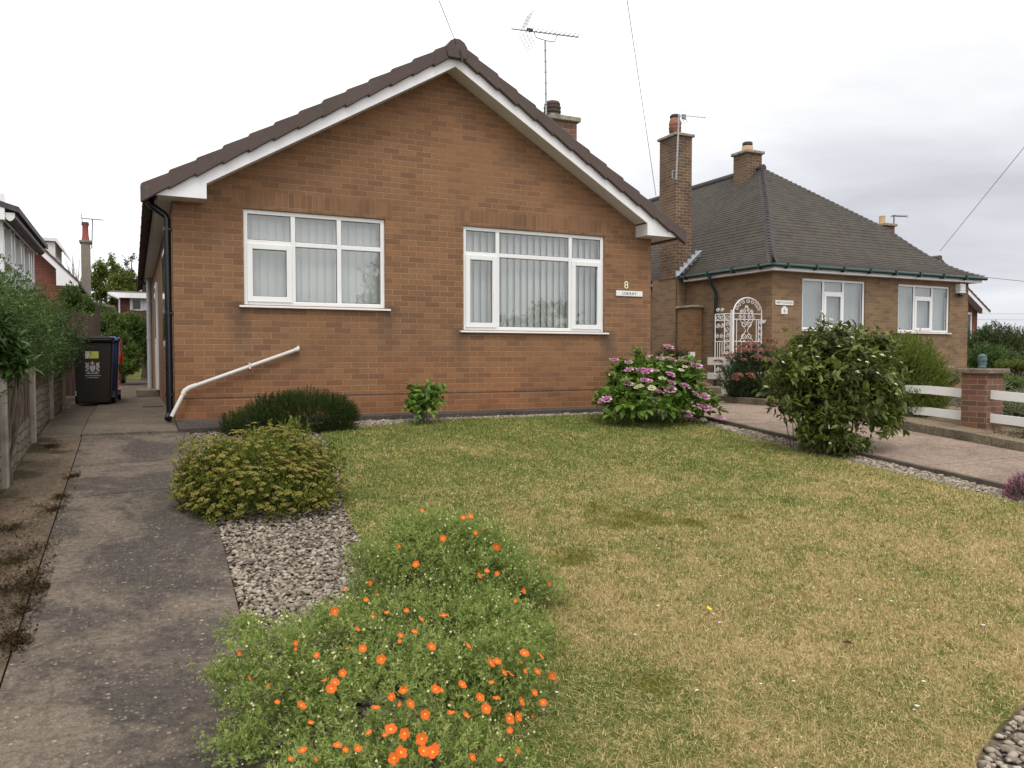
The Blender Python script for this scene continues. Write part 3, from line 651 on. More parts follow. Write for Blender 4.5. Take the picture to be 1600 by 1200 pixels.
# signs
nb = thing('house_number', 'cream figure 8 fixed to the brick wall above a white nameplate', 'number', (pt(978, 446, Y=YW)[0], YW, pt(978, 446, Y=YW)[2]))
text_mesh('figure', '8', .165, M('cream_plastic', flat_fn((.82, .76, .56), .4, .05, 4)), nb, (nb.location.x, YW-.008, nb.location.z), .014)
a_, c_ = pt(962, 455, Y=YW), pt(1003, 463, Y=YW); sg_ = thing('house_sign', 'white oblong house nameplate with dark capitals beside the large window', 'sign', ((a_[0]+c_[0])/2, YW, (a_[2]+c_[2])/2-.02))
b = MB(); zc = (a_[2]+c_[2])/2; b.box(a_[0], c_[0], YW-.022, YW-.001, zc-.042, zc+.042); b.build('plate', WPAINT, sg_, bevel=.006)
letters('LORRAY', .058, DARKMETAL, sg_, ((a_[0]+c_[0])/2-.01, YW-.023, zc), .046)
# aerial on the chimney
def aerial(name, label, base, top, px_l, px_r, n, blen, m=ALU, refl=True, tilt=(0, 0, 0)):
    """mast from base to top, boom between two points, cross elements and a mesh reflector"""
    t = thing(name, label, 'aerial', base)
    b = MB(); b.tube([base, top], .017, 8)
    base, top = np.array(base), np.array(top)
    b.cur = 1
    for k in range(1, 9): q = base+(top-base)*k/9; b.tube([q, q+(top-base)/np.linalg.norm(top-base)*.012], .0185, 8)
    b.build('mast', GREYP, t, mats=[GREYP, DARKMETAL])
    A, B = np.array(px_l), np.array(px_r); u = (B-A)/np.linalg.norm(B-A); sdir = np.cross(u, (0, 0, 1)); sdir /= np.linalg.norm(sdir); up = np.cross(sdir, u)
    b = MB(); b.tube([A, B], .009, 6)
    c = top; b.tube([c, c-u*.07+(0, 0, .01), c-u*.16+(0, 0, .03), c-u*.2+(0, 0, .10), A+u*np.dot(c-u*.2-A, u)], .007, 6); b.tube([c, c+u*.09-(0, 0, .01), c+u*.17, c+u*.2+(0, 0, .08), A+u*np.dot(c+u*.2-A, u)], .007, 6)
    b.build('boom', m, t)
    b = MB()
    for k in range(n):
        q = A+(B-A)*(.3+.7*k/(n-1)); b.tube([q-sdir*blen/2+up*.02, q+up*.012, q+sdir*blen/2+up*.02], .005, 5); b.tube([q+up*.02-u*.02, q-up*.01+u*.01], .008, 5)
    b.build('director', m, t)
    if refl:
        b = MB(); h = A+(B-A)*.17
        for sgn in (1, -1):
            ax = up*sgn*.9+(-u if sgn < 0 else u)*(-.45 if sgn < 0 else .42); ax /= np.linalg.norm(ax)
            for s_ in (-.16, -.055, .055, .16): b.tube([h+sdir*s_, h+sdir*s_+ax*.3], .004, 4)
            for k in range(1, 6): b.tube([h+ax*.06*k-sdir*.17, h+ax*.06*k+sdir*.17], .0035, 4)
        b.build('reflector', m, t)
        b = MB(); q = A+(B-A)*.27; b.box(q[0]-.05, q[0]+.05, q[1]-.02, q[1]+.02, q[2]-.005, q[2]+.04); b.build('dipole_box', DARKMETAL, t)
    return t
ya = 11.45; P1, P2 = pt(799, 45, Y=ya), pt(903, 58, Y=ya-.1)
aerial('tv_aerial', 'long television aerial on a tall mast strapped to the near brick chimney', pt(853.5, 215, Y=ya), pt(852, 63, Y=ya), P1, P2, 11, .2)
# doorstep
b = MB(); b.box(.05, .448, 16.25, 17.1, .741, .865); tag(b.build('doorstep', KERBM, bevel=.01), 'grey concrete doorstep on the side path', 'step')
b = MB(); b.box(.12, .40, 12.9, 13.1, .7395, .75); tag(b.build('drain_cover', DARKMETAL, bevel=.003), 'small dark drain cover in the side path', 'drain')
# ------------------------------------------------------------------ the hipped bungalow next door
Y2, X2L, X2R, Y2B = 12.9, 12.575, 19.21, 26.0
EZ = 1.86+CZ                       # soffit / fascia underside
H2 = thing('hipped_bungalow', 'buff brick bungalow with dark hipped tiled roof and green gutters', 'house', (15.7, Y2, .6))
W2 = [(13.468, 15.47, .6+CZ, 1.75+CZ), (16.601, 18.49, .59+CZ, 1.745+CZ)]
b = MB(); cuts = sorted({X2L, X2R, *[c for q in W2 for c in q[:2]]}); zt = EZ+.1; z0 = .5
for a, c in zip(cuts[:-1], cuts[1:]):
    h = next((q for q in W2 if q[0] <= a and c <= q[1]), None)
    if h is None: b.quad((a, Y2, z0), (c, Y2, z0), (c, Y2, zt), (a, Y2, zt))
    else: b.quad((a, Y2, z0), (c, Y2, z0), (c, Y2, h[2]), (a, Y2, h[2])); b.quad((a, Y2, h[3]), (c, Y2, h[3]), (c, Y2, zt), (a, Y2, zt))
for x0, x1, a, c in W2:
    for x in (x0, x1): b.quad((x, Y2, a), (x, Y2+.1, a), (x, Y2+.1, c), (x, Y2, c))
    for z in (a, c): b.quad((x0, Y2, z), (x1, Y2, z), (x1, Y2+.1, z), (x0, Y2+.1, z))
for x in (X2L, X2R): b.quad((x, Y2, z0), (x, Y2B, z0), (x, Y2B, zt), (x, Y2, zt))
b.quad((X2L, Y2B, z0), (X2R, Y2B, z0), (X2R, Y2B, zt), (X2L, Y2B, zt))
b.build('wall', BRICK2, H2)
for (x0, x1, a, c), ms, mid in ((W2[0], (1288, 1319), None), (W2[1], (1430, 1458), None)):
    m1, m2 = pt(ms[0], 470, Y=Y2)[0], pt(ms[1], 470, Y=Y2)[0]
    make_window(H2, x0, x1, a, c, Y2+.03, [m1, m2], [None, c-.30, None], [(1, 0)], bm_=BLIND2, angle=-.2, slatw=.089, over=.03)
# roof
xe0, xe1, ye0, ye1 = 12.32, 19.47, 12.62, 26.3; ZE = 1.985+CZ; ZRG = 5.2+CZ; xm = 15.74; runy = 4.0
def prof(t): return ZE+(ZRG-ZE)*(t-.16*math.sin(pi*min(t/.42, 1))*(1-t)*.45)
def roof_tile_fn(N):
    P = N.pos(); s = N.sep(P); a = N.noise(P, 1.2, 5, .6); f = N.noise(P, 9, 4, .7)
    b_ = N.new('ShaderNodeTexVoronoi', i_Scale=7.0); N.set(b_.inputs['Vector'], P)
    col = N.mix(N.sep(b_.outputs['Color'])[0], (.048, .039, .032), (.074, .061, .050))
    col = N.mix(N.ramp(a, [(.45, 0.0), (.72, .6)]), col, (.075, .07, .046))
    col = N.mix(N.ramp(f, [(.62, 0.0), (.75, .5)]), col, (.17, .16, .14))
    return {'Base Color': col, 'Roughness': .9, 'Normal': N.bump(f, .4, .01)}
TILE2 = M('weathered_plain_tile', roof_tile_fn); HIPT = M('hip_tile', flat_fn((.062, .052, .05), .85, .3, 5))
NC = 46
def roof2():
    def ring(t): return (xe0+(xm-xe0)*t, xe1-(xe1-xm)*t, ye0+runy*t, ye1-runy*t)
    names = {0: 'front', 1: 'left', 2: 'right', 3: 'back'}
    for fidx in range(4):
        b = MB()
        for k in range(NC):
            t0, t1 = k/NC, (k+1)/NC; A, B = ring(t0), ring(t1); za, zc = prof(t0)+.022, prof(t1)+.006; zl = prof(t0)-.012
            def edge(R):
                return {0: ((R[0], R[2]), (R[1], R[2])), 1: ((R[0], R[3]), (R[0], R[2])), 2: ((R[1], R[2]), (R[1], R[3])), 3: ((R[1], R[3]), (R[0], R[3]))}[fidx]
            (p, q), (r, s) = edge(A), edge(B)
            b.quad((*p, za), (*q, za), (*s, zc), (*r, zc)); b.quad((*p, zl), (*q, zl), (*q, za), (*p, za))
        b.build('roof_slope', TILE2, H2)
    # bonnet hips
    for (cx, cy, sx, sy) in ((xe0, ye0, 1, 1), (xe1, ye0, -1, 1)):
        b = MB()
        for k in range(NC):
            t0, t1 = k/NC, (k+1.25)/NC
            runx = abs(xm-cx); p = np.array((cx+sx*runx*t0, cy+sy*runy*t0, prof(t0)+.042)); q = np.array((cx+sx*runx*t1, cy+sy*runy*t1, prof(min(t1, 1))+.03)); w_ = .13
            b.add([p+np.array((sx*w_*1.2, 0, -.03)), p+np.array((0, 0, .02)), p+np.array((0, sy*w_*1.2, -.03)), q+np.array((sx*w_, 0, -.01)), q, q+np.array((0, sy*w_, -.01))], [(0, 1, 4, 3), (1, 2, 5, 4), (0, 2, 1)])
        b.build('hip_tile', HIPT, H2)
    b = MB(); b.tube([(xm, ye0+runy-.1, ZRG+.0), (xm, ye1-runy+.1, ZRG+.0)], .1, 10); b.build('ridge_tile', HIPT, H2)
roof2()
b = MB(); b.box(xe0+.06, xe1-.06, ye0+.06, ye0+.085, EZ-.005, EZ+.125); b.build('fascia', WHITE, H2)
b = MB(); b.box(xe0+.06, xe0+.085, ye0+.086, 15.72, EZ-.005, EZ+.125); b.box(xe0+.06, xe0+.085, 17.0, ye1-.1, EZ-.005, EZ+.125); b.build('fascia', WHITE, H2)
b = MB(); b.box(xe0+.086, xe1-.086, ye0+.086, Y2-.001, EZ, EZ+.02); b.box(xe0+.086, X2L-.001, Y2, 15.72, EZ, EZ+.02); b.box(xe0+.086, X2L-.001, 17.0, ye1, EZ, EZ+.02); b.box(X2R+.001, xe1-.086, Y2, ye1, EZ, EZ+.02); b.build('eaves_soffit', SOFFIT, H2)
b = MB()
for path in ([(xe0-.02, ye0-.0, EZ+.1), (xe1+.02, ye0-.0, EZ+.1)], [(xe0+.0, ye0-.02, EZ+.1), (xe0+.0, 15.75, EZ+.1)], [(xe0, 17.0, EZ+.1), (xe0, ye1, EZ+.1)]): b.tube(path, .043, 10)
for x in np.arange(xe0+.4, xe1, .85): b.box(x-.02, x+.02, ye0-.058, ye0+.06, EZ+.035, EZ+.15)
for y in np.arange(ye0+.4, 15.6, .85): b.box(xe0-.058, xe0+.06, y-.02, y+.02, EZ+.035, EZ+.15)
b.build('gutter', GREENP, H2, smooth=True)
yd = pt(1118, 440, X=12.5)[1]
b = MB(); b.tube([(xe0, yd, EZ+.09), (xe0, yd, EZ-.08), (xe0+.04, yd, EZ-.13), (12.49, yd, EZ-.3), (12.51, yd, EZ-.36), (12.51, yd, .7)], .038, 10); b.tube([(12.51, yd, EZ-.5), (12.51, yd, EZ-.44)], .05, 10); b.build('downpipe', GREENP, H2, smooth=True)
# tall chimney on its breast
b = MB(); b.box(12.27, X2L+.05, 15.85, 16.85, .5, EZ+.12); b.build('chimney_breast', BRICK2, H2)
CHB = M('chimney_brick', brick_fn((.17, .098, .056), (.09, .055, .038), (.30, .23, .15), dz=.01, stain=1.1, msize=.010))
zc2 = 5.5+CZ
chs = chimney(H2, 12.25, 12.74, 15.87, 16.55, EZ+.1, zc2, CHB, over=.055, caph=.07)
b = MB(); px_, py_ = 12.46, 16.2; z = zc2+.07
b.lathe(px_, py_, [(r*.86, h) for r, h in [(.15, z), (.15, z+.06), (.17, z+.1), (.185, z+.14), (.165, z+.155), (.185, z+.2), (.185, z+.23), (.165, z+.245), (.185, z+.29), (.18, z+.34), (.15, z+.42), (.13, z+.47)]], 20); pot = b.build('pot', CLAY, chs, smooth=True)
b = MB(); b.lathe(px_, py_, [(.13, z+.4701), (.14, z+.5), (.10, z+.55)], 20); b.build('cowl', DARKMETAL, pot)
b = MB()   # stepped lead flashing
for k in range(6): y = 15.86; b.box(12.25+.12*k, 12.25+.12*k+.15, y-.012, y-.002, EZ+.12+.108*k, EZ+.28+.108*k)
b.quad((12.25, 15.74, EZ+.15), (12.25, 15.865, EZ+.15), (12.98, 15.865, EZ+.82), (12.98, 15.74, EZ+.82)); b.build('flashing', LEAD, H2)
b = MB(); b.tube([(12.26, 15.84, 1.0), (12.26, 15.84, EZ+.1)], .012, 6); b.build('cable', DARKMETAL, H2)
ch = chimney(H2, xm-.42, xm+.12, 16.72, 17.26, 6.1, 5.62+CZ, CHB, over=.06, caph=.08)
b = MB(); z = 5.7+CZ; b.lathe(xm-.15, 17.0, [(.16, z), (.15, z+.16), (.145, z+.18)], 18); pot = b.build('pot', BUFFPOT, ch, smooth=True)
b = MB(); b.lathe(xm-.15, 17.0, [(.11, z+.181), (.11, z+.2), (.14, z+.21), (.14, z+.27), (.12, z+.29)], 18); b.build('cowl', DARKMETAL, pot)
# vents, security light
b = MB(); q = pt(1496, 452, Y=Y2); b.box(q[0]-.10, q[0]+.10, Y2-.16, Y2-.001, q[2]-.06, q[2]+.13); b.prism([(q[0]-.13, Y2-.17, q[2]-.11), (q[0]+.13, Y2-.17, q[2]-.11), (q[0]+.10, Y2-.16, q[2]-.061), (q[0]-.10, Y2-.16, q[2]-.061)], (0, .16, 0)); L_ = b.build('security_light', WHITE, H2, bevel=.015)
b = MB(); b.lathe(q[0]-.06, Y2-.12, [(.05, q[2]-.2), (.06, q[2]-.15), (.05, q[2]-.11)], 12); b.build('sensor', BLACKP, L_)
b = MB(); q = pt(1486, 573, Y=Y2); b.box(q[0]-.11, q[0]+.11, Y2-.012, Y2-.001, q[2]-.035, q[2]+.035); b.build('air_brick', MORTAR, H2)
# signs
a_, c_ = pt(1211, 472.5, Y=Y2), pt(1239, 474, Y=Y2); q = (a_+c_)/2
sg_ = thing('house_sign', 'white nameplate with dark capitals above a small house shaped plaque', 'sign', q)
b = MB(); b.box(a_[0], c_[0], Y2-.02, Y2-.001, q[2]-.052, q[2]+.052); b.build('plate', WPAINT, sg_, bevel=.006); letters('WHITEHAVEN', .066, M('grey_letter', flat_fn((.10, .10, .10), .6, .1, 5)), sg_, (q[0], Y2-.021, q[2]), .046)
q = pt(1225, 485, Y=Y2); hn = thing('house_number', 'white house shaped number plaque on buff brick below the nameplate', 'number', q)
b = MB(); b.prism([(q[0]-.09, Y2-.018, q[2]-.08), (q[0]+.09, Y2-.018, q[2]-.08), (q[0]+.09, Y2-.018, q[2]+.045), (q[0]+.04, Y2-.018, q[2]+.06), (q[0]+.03, Y2-.018, q[2]+.09), (q[0]-.03, Y2-.018, q[2]+.09), (q[0]-.04, Y2-.018, q[2]+.06), (q[0]-.09, Y2-.018, q[2]+.045)], (0, .017, 0)); b.build('plaque', WPAINT, hn); text_mesh('figure', '6', .12, MATS['grey_letter'], hn, (q[0], Y2-.0185, q[2]-.01), .003)
# aerial on the tall chimney
t = thing('tv_aerial', 'television aerial on a pale pole fixed down the corner of the tall chimney', 'aerial', pt(1053, 280, Y=15.8))
a_, c_ = pt(1056.5, 281, Y=15.8), pt(1061, 178, Y=15.8); b = MB(); b.tube([a_, c_], .022, 8); b.tube([a_+np.array((0, 0, .02)), a_+np.array((-.12, .0, .02)), a_+np.array((-.12, 0, .22)), a_+np.array((0, 0, .22))], .012, 6); b.build('mast', GREYP, t)
b = MB(); P0 = pt(1063, 180, Y=15.75); P1 = pt(1103, 184, Y=15.2); b.tube([P0, P1], .008, 6); b.box(P0[0]+.06, P0[0]+.16, P0[1]-.03, P0[1]+.03, P0[2]-.08, P0[2]+.04); b.build('boom', ALU, t)
b = MB()
for k in range(6): qq = P0+(P1-P0)*(.3+.13*k); b.tube([qq-np.array((.04, .09, .0)), qq+np.array((.04, .09, 0))], .004, 4)
b.build('director', ALU, t)
b = MB()
for s_ in (-.1, 0, .1):
    o_ = P0+np.array((.03, s_, 0)); b.tube([o_+(0, 0, .03), o_+(.12, 0, .22)], .005, 4); b.tube([o_+(0, 0, -.03), o_+(.10, 0, -.16)], .005, 4)
for k in (.08, .14, .2): b.tube([P0+(.03+k*.55, -.14, k), P0+(.03+k*.55, .14, k)], .004, 4); b.tube([P0+(.03+k*.55, -.14, -k*.8), P0+(.03+k*.55, .14, -k*.8)], .004, 4)
b.build('reflector', ALU, t)

# ------------------------------------------------------------------ red brick bungalow beyond
H3 = thing('gabled_bungalow', 'red brick bungalow with white barge board half hidden behind the hipped roof', 'house', (33.5, 24, .6))
def gable_house(Hh, xa, xc, y0, y1, zeave, zridge, mat, roofm, over=.5, boards=WHITE, yo=.5):
    xmid = (xa+xc)/2; sl = (zridge-zeave)/((xc-xa)/2)
    b = MB(); b.prism([(xa, y0, .3), (xc, y0, .3), (xc, y0, zeave), (xmid, y0, zridge), (xa, y0, zeave)], (0, y1-y0, 0)); b.build('wall', mat, Hh)
    for sg in (1, -1):
        e = (xa-over if sg > 0 else xc+over); ez = zeave-sl*over
        b = MB(); n = 14; P = []
        for k in range(n):
            u0, u1 = k/n, (k+1)/n; P += [(e+(xmid-e)*u0, y0-yo-.03, ez+(zridge-ez)*u0+.17), (e+(xmid-e)*u1, y0-yo-.03, ez+(zridge-ez)*u1+.14)]
        P += [(xmid, y0-yo-.03, zridge+.075), (e, y0-yo-.03, ez+.075)]; b.prism(P, (0, y1-y0+2*yo, 0)); b.build('roof_slope', roofm, Hh)
        b = MB(); b.prism([(e, y0-yo, ez-.03), (e+sg*.55, y0-yo, ez-.03), (e+sg*.55, y0-yo, ez+.55*sl-.13), (xmid, y0-yo, zridge-.13), (xmid, y0-yo, zridge+.07), (e, y0-yo, ez+.07)], (0, .03, 0)); b.build('barge_board', boards, Hh)
        b = MB(); b.prism([(e+sg*.05, y0-yo+.031, ez+.03), (xmid, y0-yo+.031, zridge+.02), (xmid, y0-yo+.031, zridge+.05), (e+sg*.05, y0-yo+.031, ez+.06)], (0, yo-.032, 0)); b.build('verge_soffit', SOFFIT, Hh)
    b = MB(); b.tube([(xmid, y0-yo-.05, zridge+.13), (xmid, y1+.3, zridge+.13)], .12, 10); b.build('ridge_tile', roofm, Hh)
e3 = pt(1547, 487, Y=23.5); w3 = pt(1527, 500, Y=24); rt = pt(1468, 404, Y=23.5)
ov = e3[0]-w3[0]; xr3 = w3[0]; xm3 = rt[0]; sl3 = (rt[2]-e3[2])/(e3[0]-xm3)
gable_house(H3, 2*xm3-xr3, xr3, 24, 38, e3[2]+ov*sl3-.1, rt[2]-.1, BRICKR, TILE, ov)
a_ = pt(1518, 490, Y=24); b = MB(); b.box(a_[0]-1.6, a_[0]-.05, 23.95, 24.001, 1.5, a_[2]+.05); f3 = b.build('window', UPVC, H3)
b = MB(); b.box(a_[0]-1.5, a_[0]-.16, 23.93, 23.949, 1.6, a_[2]-.05); b.build('pane', MATS['dark_glass'], f3)
q = pt(1382, 352, Y=26.9); ch = chimney(H3, q[0]-.36, q[0]+.36, 26.6, 27.4, 5.0, q[2]-.08, BRICKR, over=.1, caph=.12)
b = MB(); z = q[2]+.04; b.lathe(q[0]-.05, 27, [(.16, z), (.14, z+.36), (.15, z+.42)], 16); b.build('pot', BUFFPOT, ch, smooth=True)
a_, c_ = pt(1396, 367, Y=27), pt(1397, 336, Y=27); t = thing('tv_aerial', 'small dark aerial on a short pole beside the far buff chimney pot', 'aerial', a_)
b = MB(); b.tube([a_-(0, 0, .4), c_], .03, 6); b.build('mast', DARKMETAL, t)
b = MB(); b.tube([pt(1393, 337, Y=27), pt(1419, 339, Y=26.6)], .02, 5)
for x in (1395, 1399, 1404, 1409, 1414): qq = pt(x, 337.5, Y=26.9); b.tube([qq-(.1, .25, 0), qq+(.1, .25, 0)], .012, 4)
b.build('boom', DARKMETAL, t)

# ------------------------------------------------------------------ wrought iron side gate, garden pier, ranch rails
def spiral(b, c, u, v, r, turns=1.4, a0=0, rad=.007, n=18, sgn=1):
    P = []
    for i in range(n+1):
        k = i/n; a = a0+sgn*turns*2*pi*k; rr = r*(1-.78*k); P.append(np.array(c)+np.array(u)*rr*math.cos(a)+np.array(v)*rr*math.sin(a))
    b.tube(P, rad, 5)
GY = 13.15; ux, uz = np.array((1., 0, 0)), np.array((0, 0, 1.))
gl, gr = pt(1146, 500, Y=GY)[0], X2L-.06; zb0 = pt(1146, 592, Y=GY)[2]; zs = pt(1160, 489, Y=GY)[2]; wd = gr-gl
G = thing('garden_gate', 'arched white wrought iron gate with scrollwork beside the buff brick wall', 'gate', ((gl+gr)/2, GY, .7))
f = MB(); rad = wd/2; cx = (gl+gr)/2; zt = pt(1162, 465, Y=GY)[2]; ry = zt-zs
f.tube([(gl, GY, zb0), (gl, GY, zs), *[(cx-rad*math.cos(pi*i/16), GY, zs+ry*math.sin(pi*i/16)) for i in range(1, 16)], (gr, GY, zs), (gr, GY, zb0)], .014, 8)
za_, zm_ = zs-.14, zs-.62
for z in (zs-.015, za_, zm_, zb0+.35, zb0+.05): f.tube([(gl, GY, z), (gr, GY, z)], .010, 6)
for x in (gl+.09, gr-.15, gr-.09): f.tube([(x, GY, za_), (x, GY, zb0+.05)], .009, 6)
f.build('frame', IRON, G)
f = MB(); xi0, xi1 = gl+.09, gr-.15
for k in range(1, 4): x = xi0+(xi1-xi0)*k/4; f.tube([(x, GY, zm_), (x, GY, zb0+.35)], .008, 6)
f.build('bar', IRON, G)
f = MB()
for i in range(1, 8):
    a = pi*i/8; f_c = np.array((cx-(rad-.075)*math.cos(a), GY, zs+(ry-.07)*math.sin(a))); spiral(f, f_c, ux, uz, .055, 1.3, a, .006, sgn=1 if i < 4 else -1)
for s_ in (-1, 1):
    for (dx, z, r) in ((.07, zs+.05, .055), (.16, zs+.035, .04), (.08, zs-.08, .05), (.19, zs-.08, .05)): spiral(f, (cx-.03+s_*dx, GY, z), ux, uz, r, 1.4, pi/2, .0065, sgn=s_)
    for (dx, z, a0) in ((.085, zm_+.10, -pi/2), (.085, za_-.10, pi/2)): spiral(f, ((xi0+xi1)/2+s_*dx, GY, z), ux, uz, .085, 1.35, a0, .007, sgn=s_*(1 if a0 > 0 else -1))
    f.tube([((xi0+xi1)/2+s_*.19, GY, za_), ((xi0+xi1)/2+s_*.02, GY, (za_+zm_)/2), ((xi0+xi1)/2+s_*.19, GY, zm_)], .007, 5)
for k in range(6): spiral(f, (gr-.045, GY, za_-.06-k*.13), ux, uz, .04, 1.3, pi/2 if k % 2 else -pi/2, .006)
spiral(f, (cx-.03, GY, zs+.13), ux, uz, .04, 1.2, 0, .007); spiral(f, (cx-.03, GY, zs+.13), ux, uz, .04, 1.2, pi, .007, sgn=-1)
f.build('scroll', IRON, G)
f = MB(); f.box(gr-.015, gr+.055, GY-.02, GY+.03, zs-.22, zs-.14); f.tube([(gr, GY-.02, zs-.2), (gr, GY-.09, zs-.2), (gr+.02, GY-.1, zs-.14)], .012, 6); f.build('latch', IRON, G)
# side panel running back from the post
GP = thing('railing_panel', 'narrow white scrollwork panel joining the gate post to the orange brick pier', 'railing', (gl, GY+.6, .7))
E0 = np.array((gl-.03, GY+.03, 0)); q_ = pt(1117.5, 520, Y=GY+.42); E1 = np.array((q_[0], q_[1], 0)); LP = float(np.linalg.norm(E1-E0)); uy = (E1-E0)/LP
def gp_(t, z): return E0+uy*t+np.array((0, 0, z))
f = MB(); f.box(gl-.05, gl-.005, GY-.03, GY+.035, zb0, zs+.06); f.build('post', IRON, GP)
f = MB()
for z in (zs-.02, zs-.16, zs-.62, zb0+.35, zb0+.05): f.tube([gp_(.02, z), gp_(LP, z)], .011, 6)
for y in (.03, .17, LP): f.tube([gp_(y, zs-.02), gp_(y, zb0)], .012, 6)
for k in range(1, 4): y = .17+(LP-.17)*k/4; f.tube([gp_(y, zs-.62), gp_(y, zb0+.35)], .008, 6)
f.build('frame', IRON, GP)
n = 2
for k in range(n):
    w_ = (LP-.19)/n; y = .18+w_*(k+.5); r = w_*.46; f = MB()
    spiral(f, gp_(y, zs+.07), uy, uz, r*.85, 1.3, pi, .009, sgn=-1); f.build('scroll', IRON, GP)
    for z, sg_ in ((zs-.09, 1), (zs-.28, 1), (zs-.5, -1), (zb0+.2, 1)): f = MB(); spiral(f, gp_(y, z), uy, uz, r if z < zs-.1 else .065, 1.4, pi/2, .008, sgn=sg_); f.build('scroll', IRON, GP)
for k in range(9): f = MB(); spiral(f, gp_(.1, zs-.1-.13*k), uy, uz, .055, 1.3, pi/2 if k % 2 else -pi/2, .007); f.build('scroll', IRON, GP)
b = MB(); xa, xc = pt(1083, 540, Y=15.2)[0], pt(1118, 540, Y=15.2)[0]; zt_ = pt(1100, 481, Y=15.2)[2]; b.box(xa, min(xc, 12.55), 15.2, 15.84, .5, zt_)
P_ = thing('brick_pier', 'orange brick garden pier behind the scrollwork panel', 'pier', (xa+.3, 15.2, .7)); b.build('shaft', BRICKP, P_)
b = MB(); b.box(xa-.05, min(xc+.05, 12.57), 15.15, 15.843, zt_+.0005, zt_+.06); b.build('cap', MORTAR, P_, bevel=.01)
# near pier with rails along the garden boundary
PX0, PX1 = 10.45, 10.83; a_ = pt(1497, 583, X=PX0); yp0 = pt(1541, 640, X=PX0)[1]; yp1 = pt(1497, 640, X=PX0)[1]; zpt = pt(1530, 584, X=PX0)[2]
P_ = thing('garden_pier', 'stout dark red brick pier with a mossy stone cap beside the pink driveway', 'pier', ((PX0+PX1)/2, yp0, float(gz(0, yp0))+.09))
pier_w = .36; b = MB(); b.box(PX0, PX0+pier_w, yp0, yp0+pier_w, float(gz(0, yp0))-.1, zpt); b.build('shaft', BRICKD, P_)
b = MB(); b.box(PX0-.06, PX0+pier_w+.06, yp0-.06, yp0+pier_w+.06, zpt+.0005, zpt+.07); b.build('cap', KERBM, P_, bevel=.012)
o_ = pt(1523, 577, X=PX0+.24); b = MB(); n = 18; zc = zpt+.0705; hh = pt(1523, 553, X=PX0+.24)[2]-zc
orn = []
b.lathe(PX0+.2, yp0+.2, [(.05, zc+.001), (.055, zc+.02), (.045, zc+hh*.2), (.058, zc+hh*.45), (.06, zc+hh*.7), (.05, zc+hh*.88), (.03, zc+hh*.97), (.012, zc+hh)], n)
ORN = thing('garden_ornament', 'small weathered blue green ornament standing on the cap of the dark brick pier', 'ornament', (PX0+.2, yp0+.2, zc)); b.build('body', M('verdigris', flat_fn((.07, .13, .13), .5, .5, 30, bump=.6, bscale=50, dirt=(.02, .04, .04), dscale=22, dlo=.5)), ORN, smooth=True)
b = MB(); b.tube([(PX0+.2+.062*math.sin(k), yp0+.2-.062*math.cos(k), zc+hh*(.3+.045*k)) for k in np.arange(0, 13, .4)], .005, 5); b.build('ribbon', MATS['verdigris'], ORN)
def rails(name, label, x, y0, y1, zc_, gap, posts, grp):
    t = thing(name, label, 'fence', (x, (y0+y1)/2, float(gz(0, (y0+y1)/2))+.09), grp)
    for dz in (0, -gap):
        b = MB(); n = 4
        P = [(x, y0+(y1-y0)*k/n) for k in range(n+1)]
        for (xa, ya_), (xb, yb_) in zip(P[:-1], P[1:]):
            za, zc = zc_+dz+.055*(ya_-7.0) if ya_ < 7.6 else zc_+dz+.033, zc_+dz+.055*(yb_-7.0) if yb_ < 7.6 else zc_+dz+.033
            b.prism([(x-.016, ya_, za-.06), (x+.016, ya_, za-.06), (x+.016, ya_, za+.06), (x-.016, ya_, za+.06)], (0, yb_-ya_, zc-za))
        b.build('rail', WPAINT, t)
    for y in posts:
        b = MB(); g_ = float(gz(0, y)); b.box(x+.0165, x+.1, y-.05, y+.05, g_-.1, zc_+.1+.055*(min(y, 7.6)-7.0)); b.build('post', WPAINT, t, bevel=.01)
zr = pt(1543, 616, X=10.55)[2]; yr_ = pt(1543, 616, X=10.55)[1]
rails('ranch_fence', 'pair of white ranch rails running from the dark brick pier towards the road', PX0+.1, 2.4, yp0-.001, zr+.055*(7.0-yr_), .32, (2.5, 4.4), 'white ranch fencing along the garden')
rails('ranch_fence', 'pair of weathered white ranch rails behind the bushy green shrub', PX0+.12, yp0+pier_w+.001, 9.4, zr+.055*(7.0-yr_)-.02, .32, (9.3,), 'white ranch fencing along the garden')
a_ = pt(1106, 567, X=10.6)
t = thing('ranch_fence', 'short white board ends between the scrollwork panel and the russet flowered shrub', 'fence', (10.65, a_[1], .79), 'white ranch fencing along the garden')
for (p0, p1) in ((558, 570), (582, 592)):
    za, zc = pt(1106, p0, X=10.6)[2], pt(1106, p1, X=10.6)[2]; b = MB(); b.box(10.59, 10.615, a_[1]-1.0, a_[1], zc, za); b.build('rail', WPAINT, t)
b = MB(); b.box(10.616, 10.7, a_[1]-.5, a_[1]-.4, .6, za+.4); b.build('post', WPAINT, t)
b = MB(); q = pt(1079, 554, Y=14.6); b.box(q[0]-.08, q[0]+.05, 14.5, 14.6, .69, q[2]+.06); b.build('marker_post', WPAINT); tag(bpy.context.scene.objects['marker_post'], 'short white post at the foot of the orange brick pier', 'post')

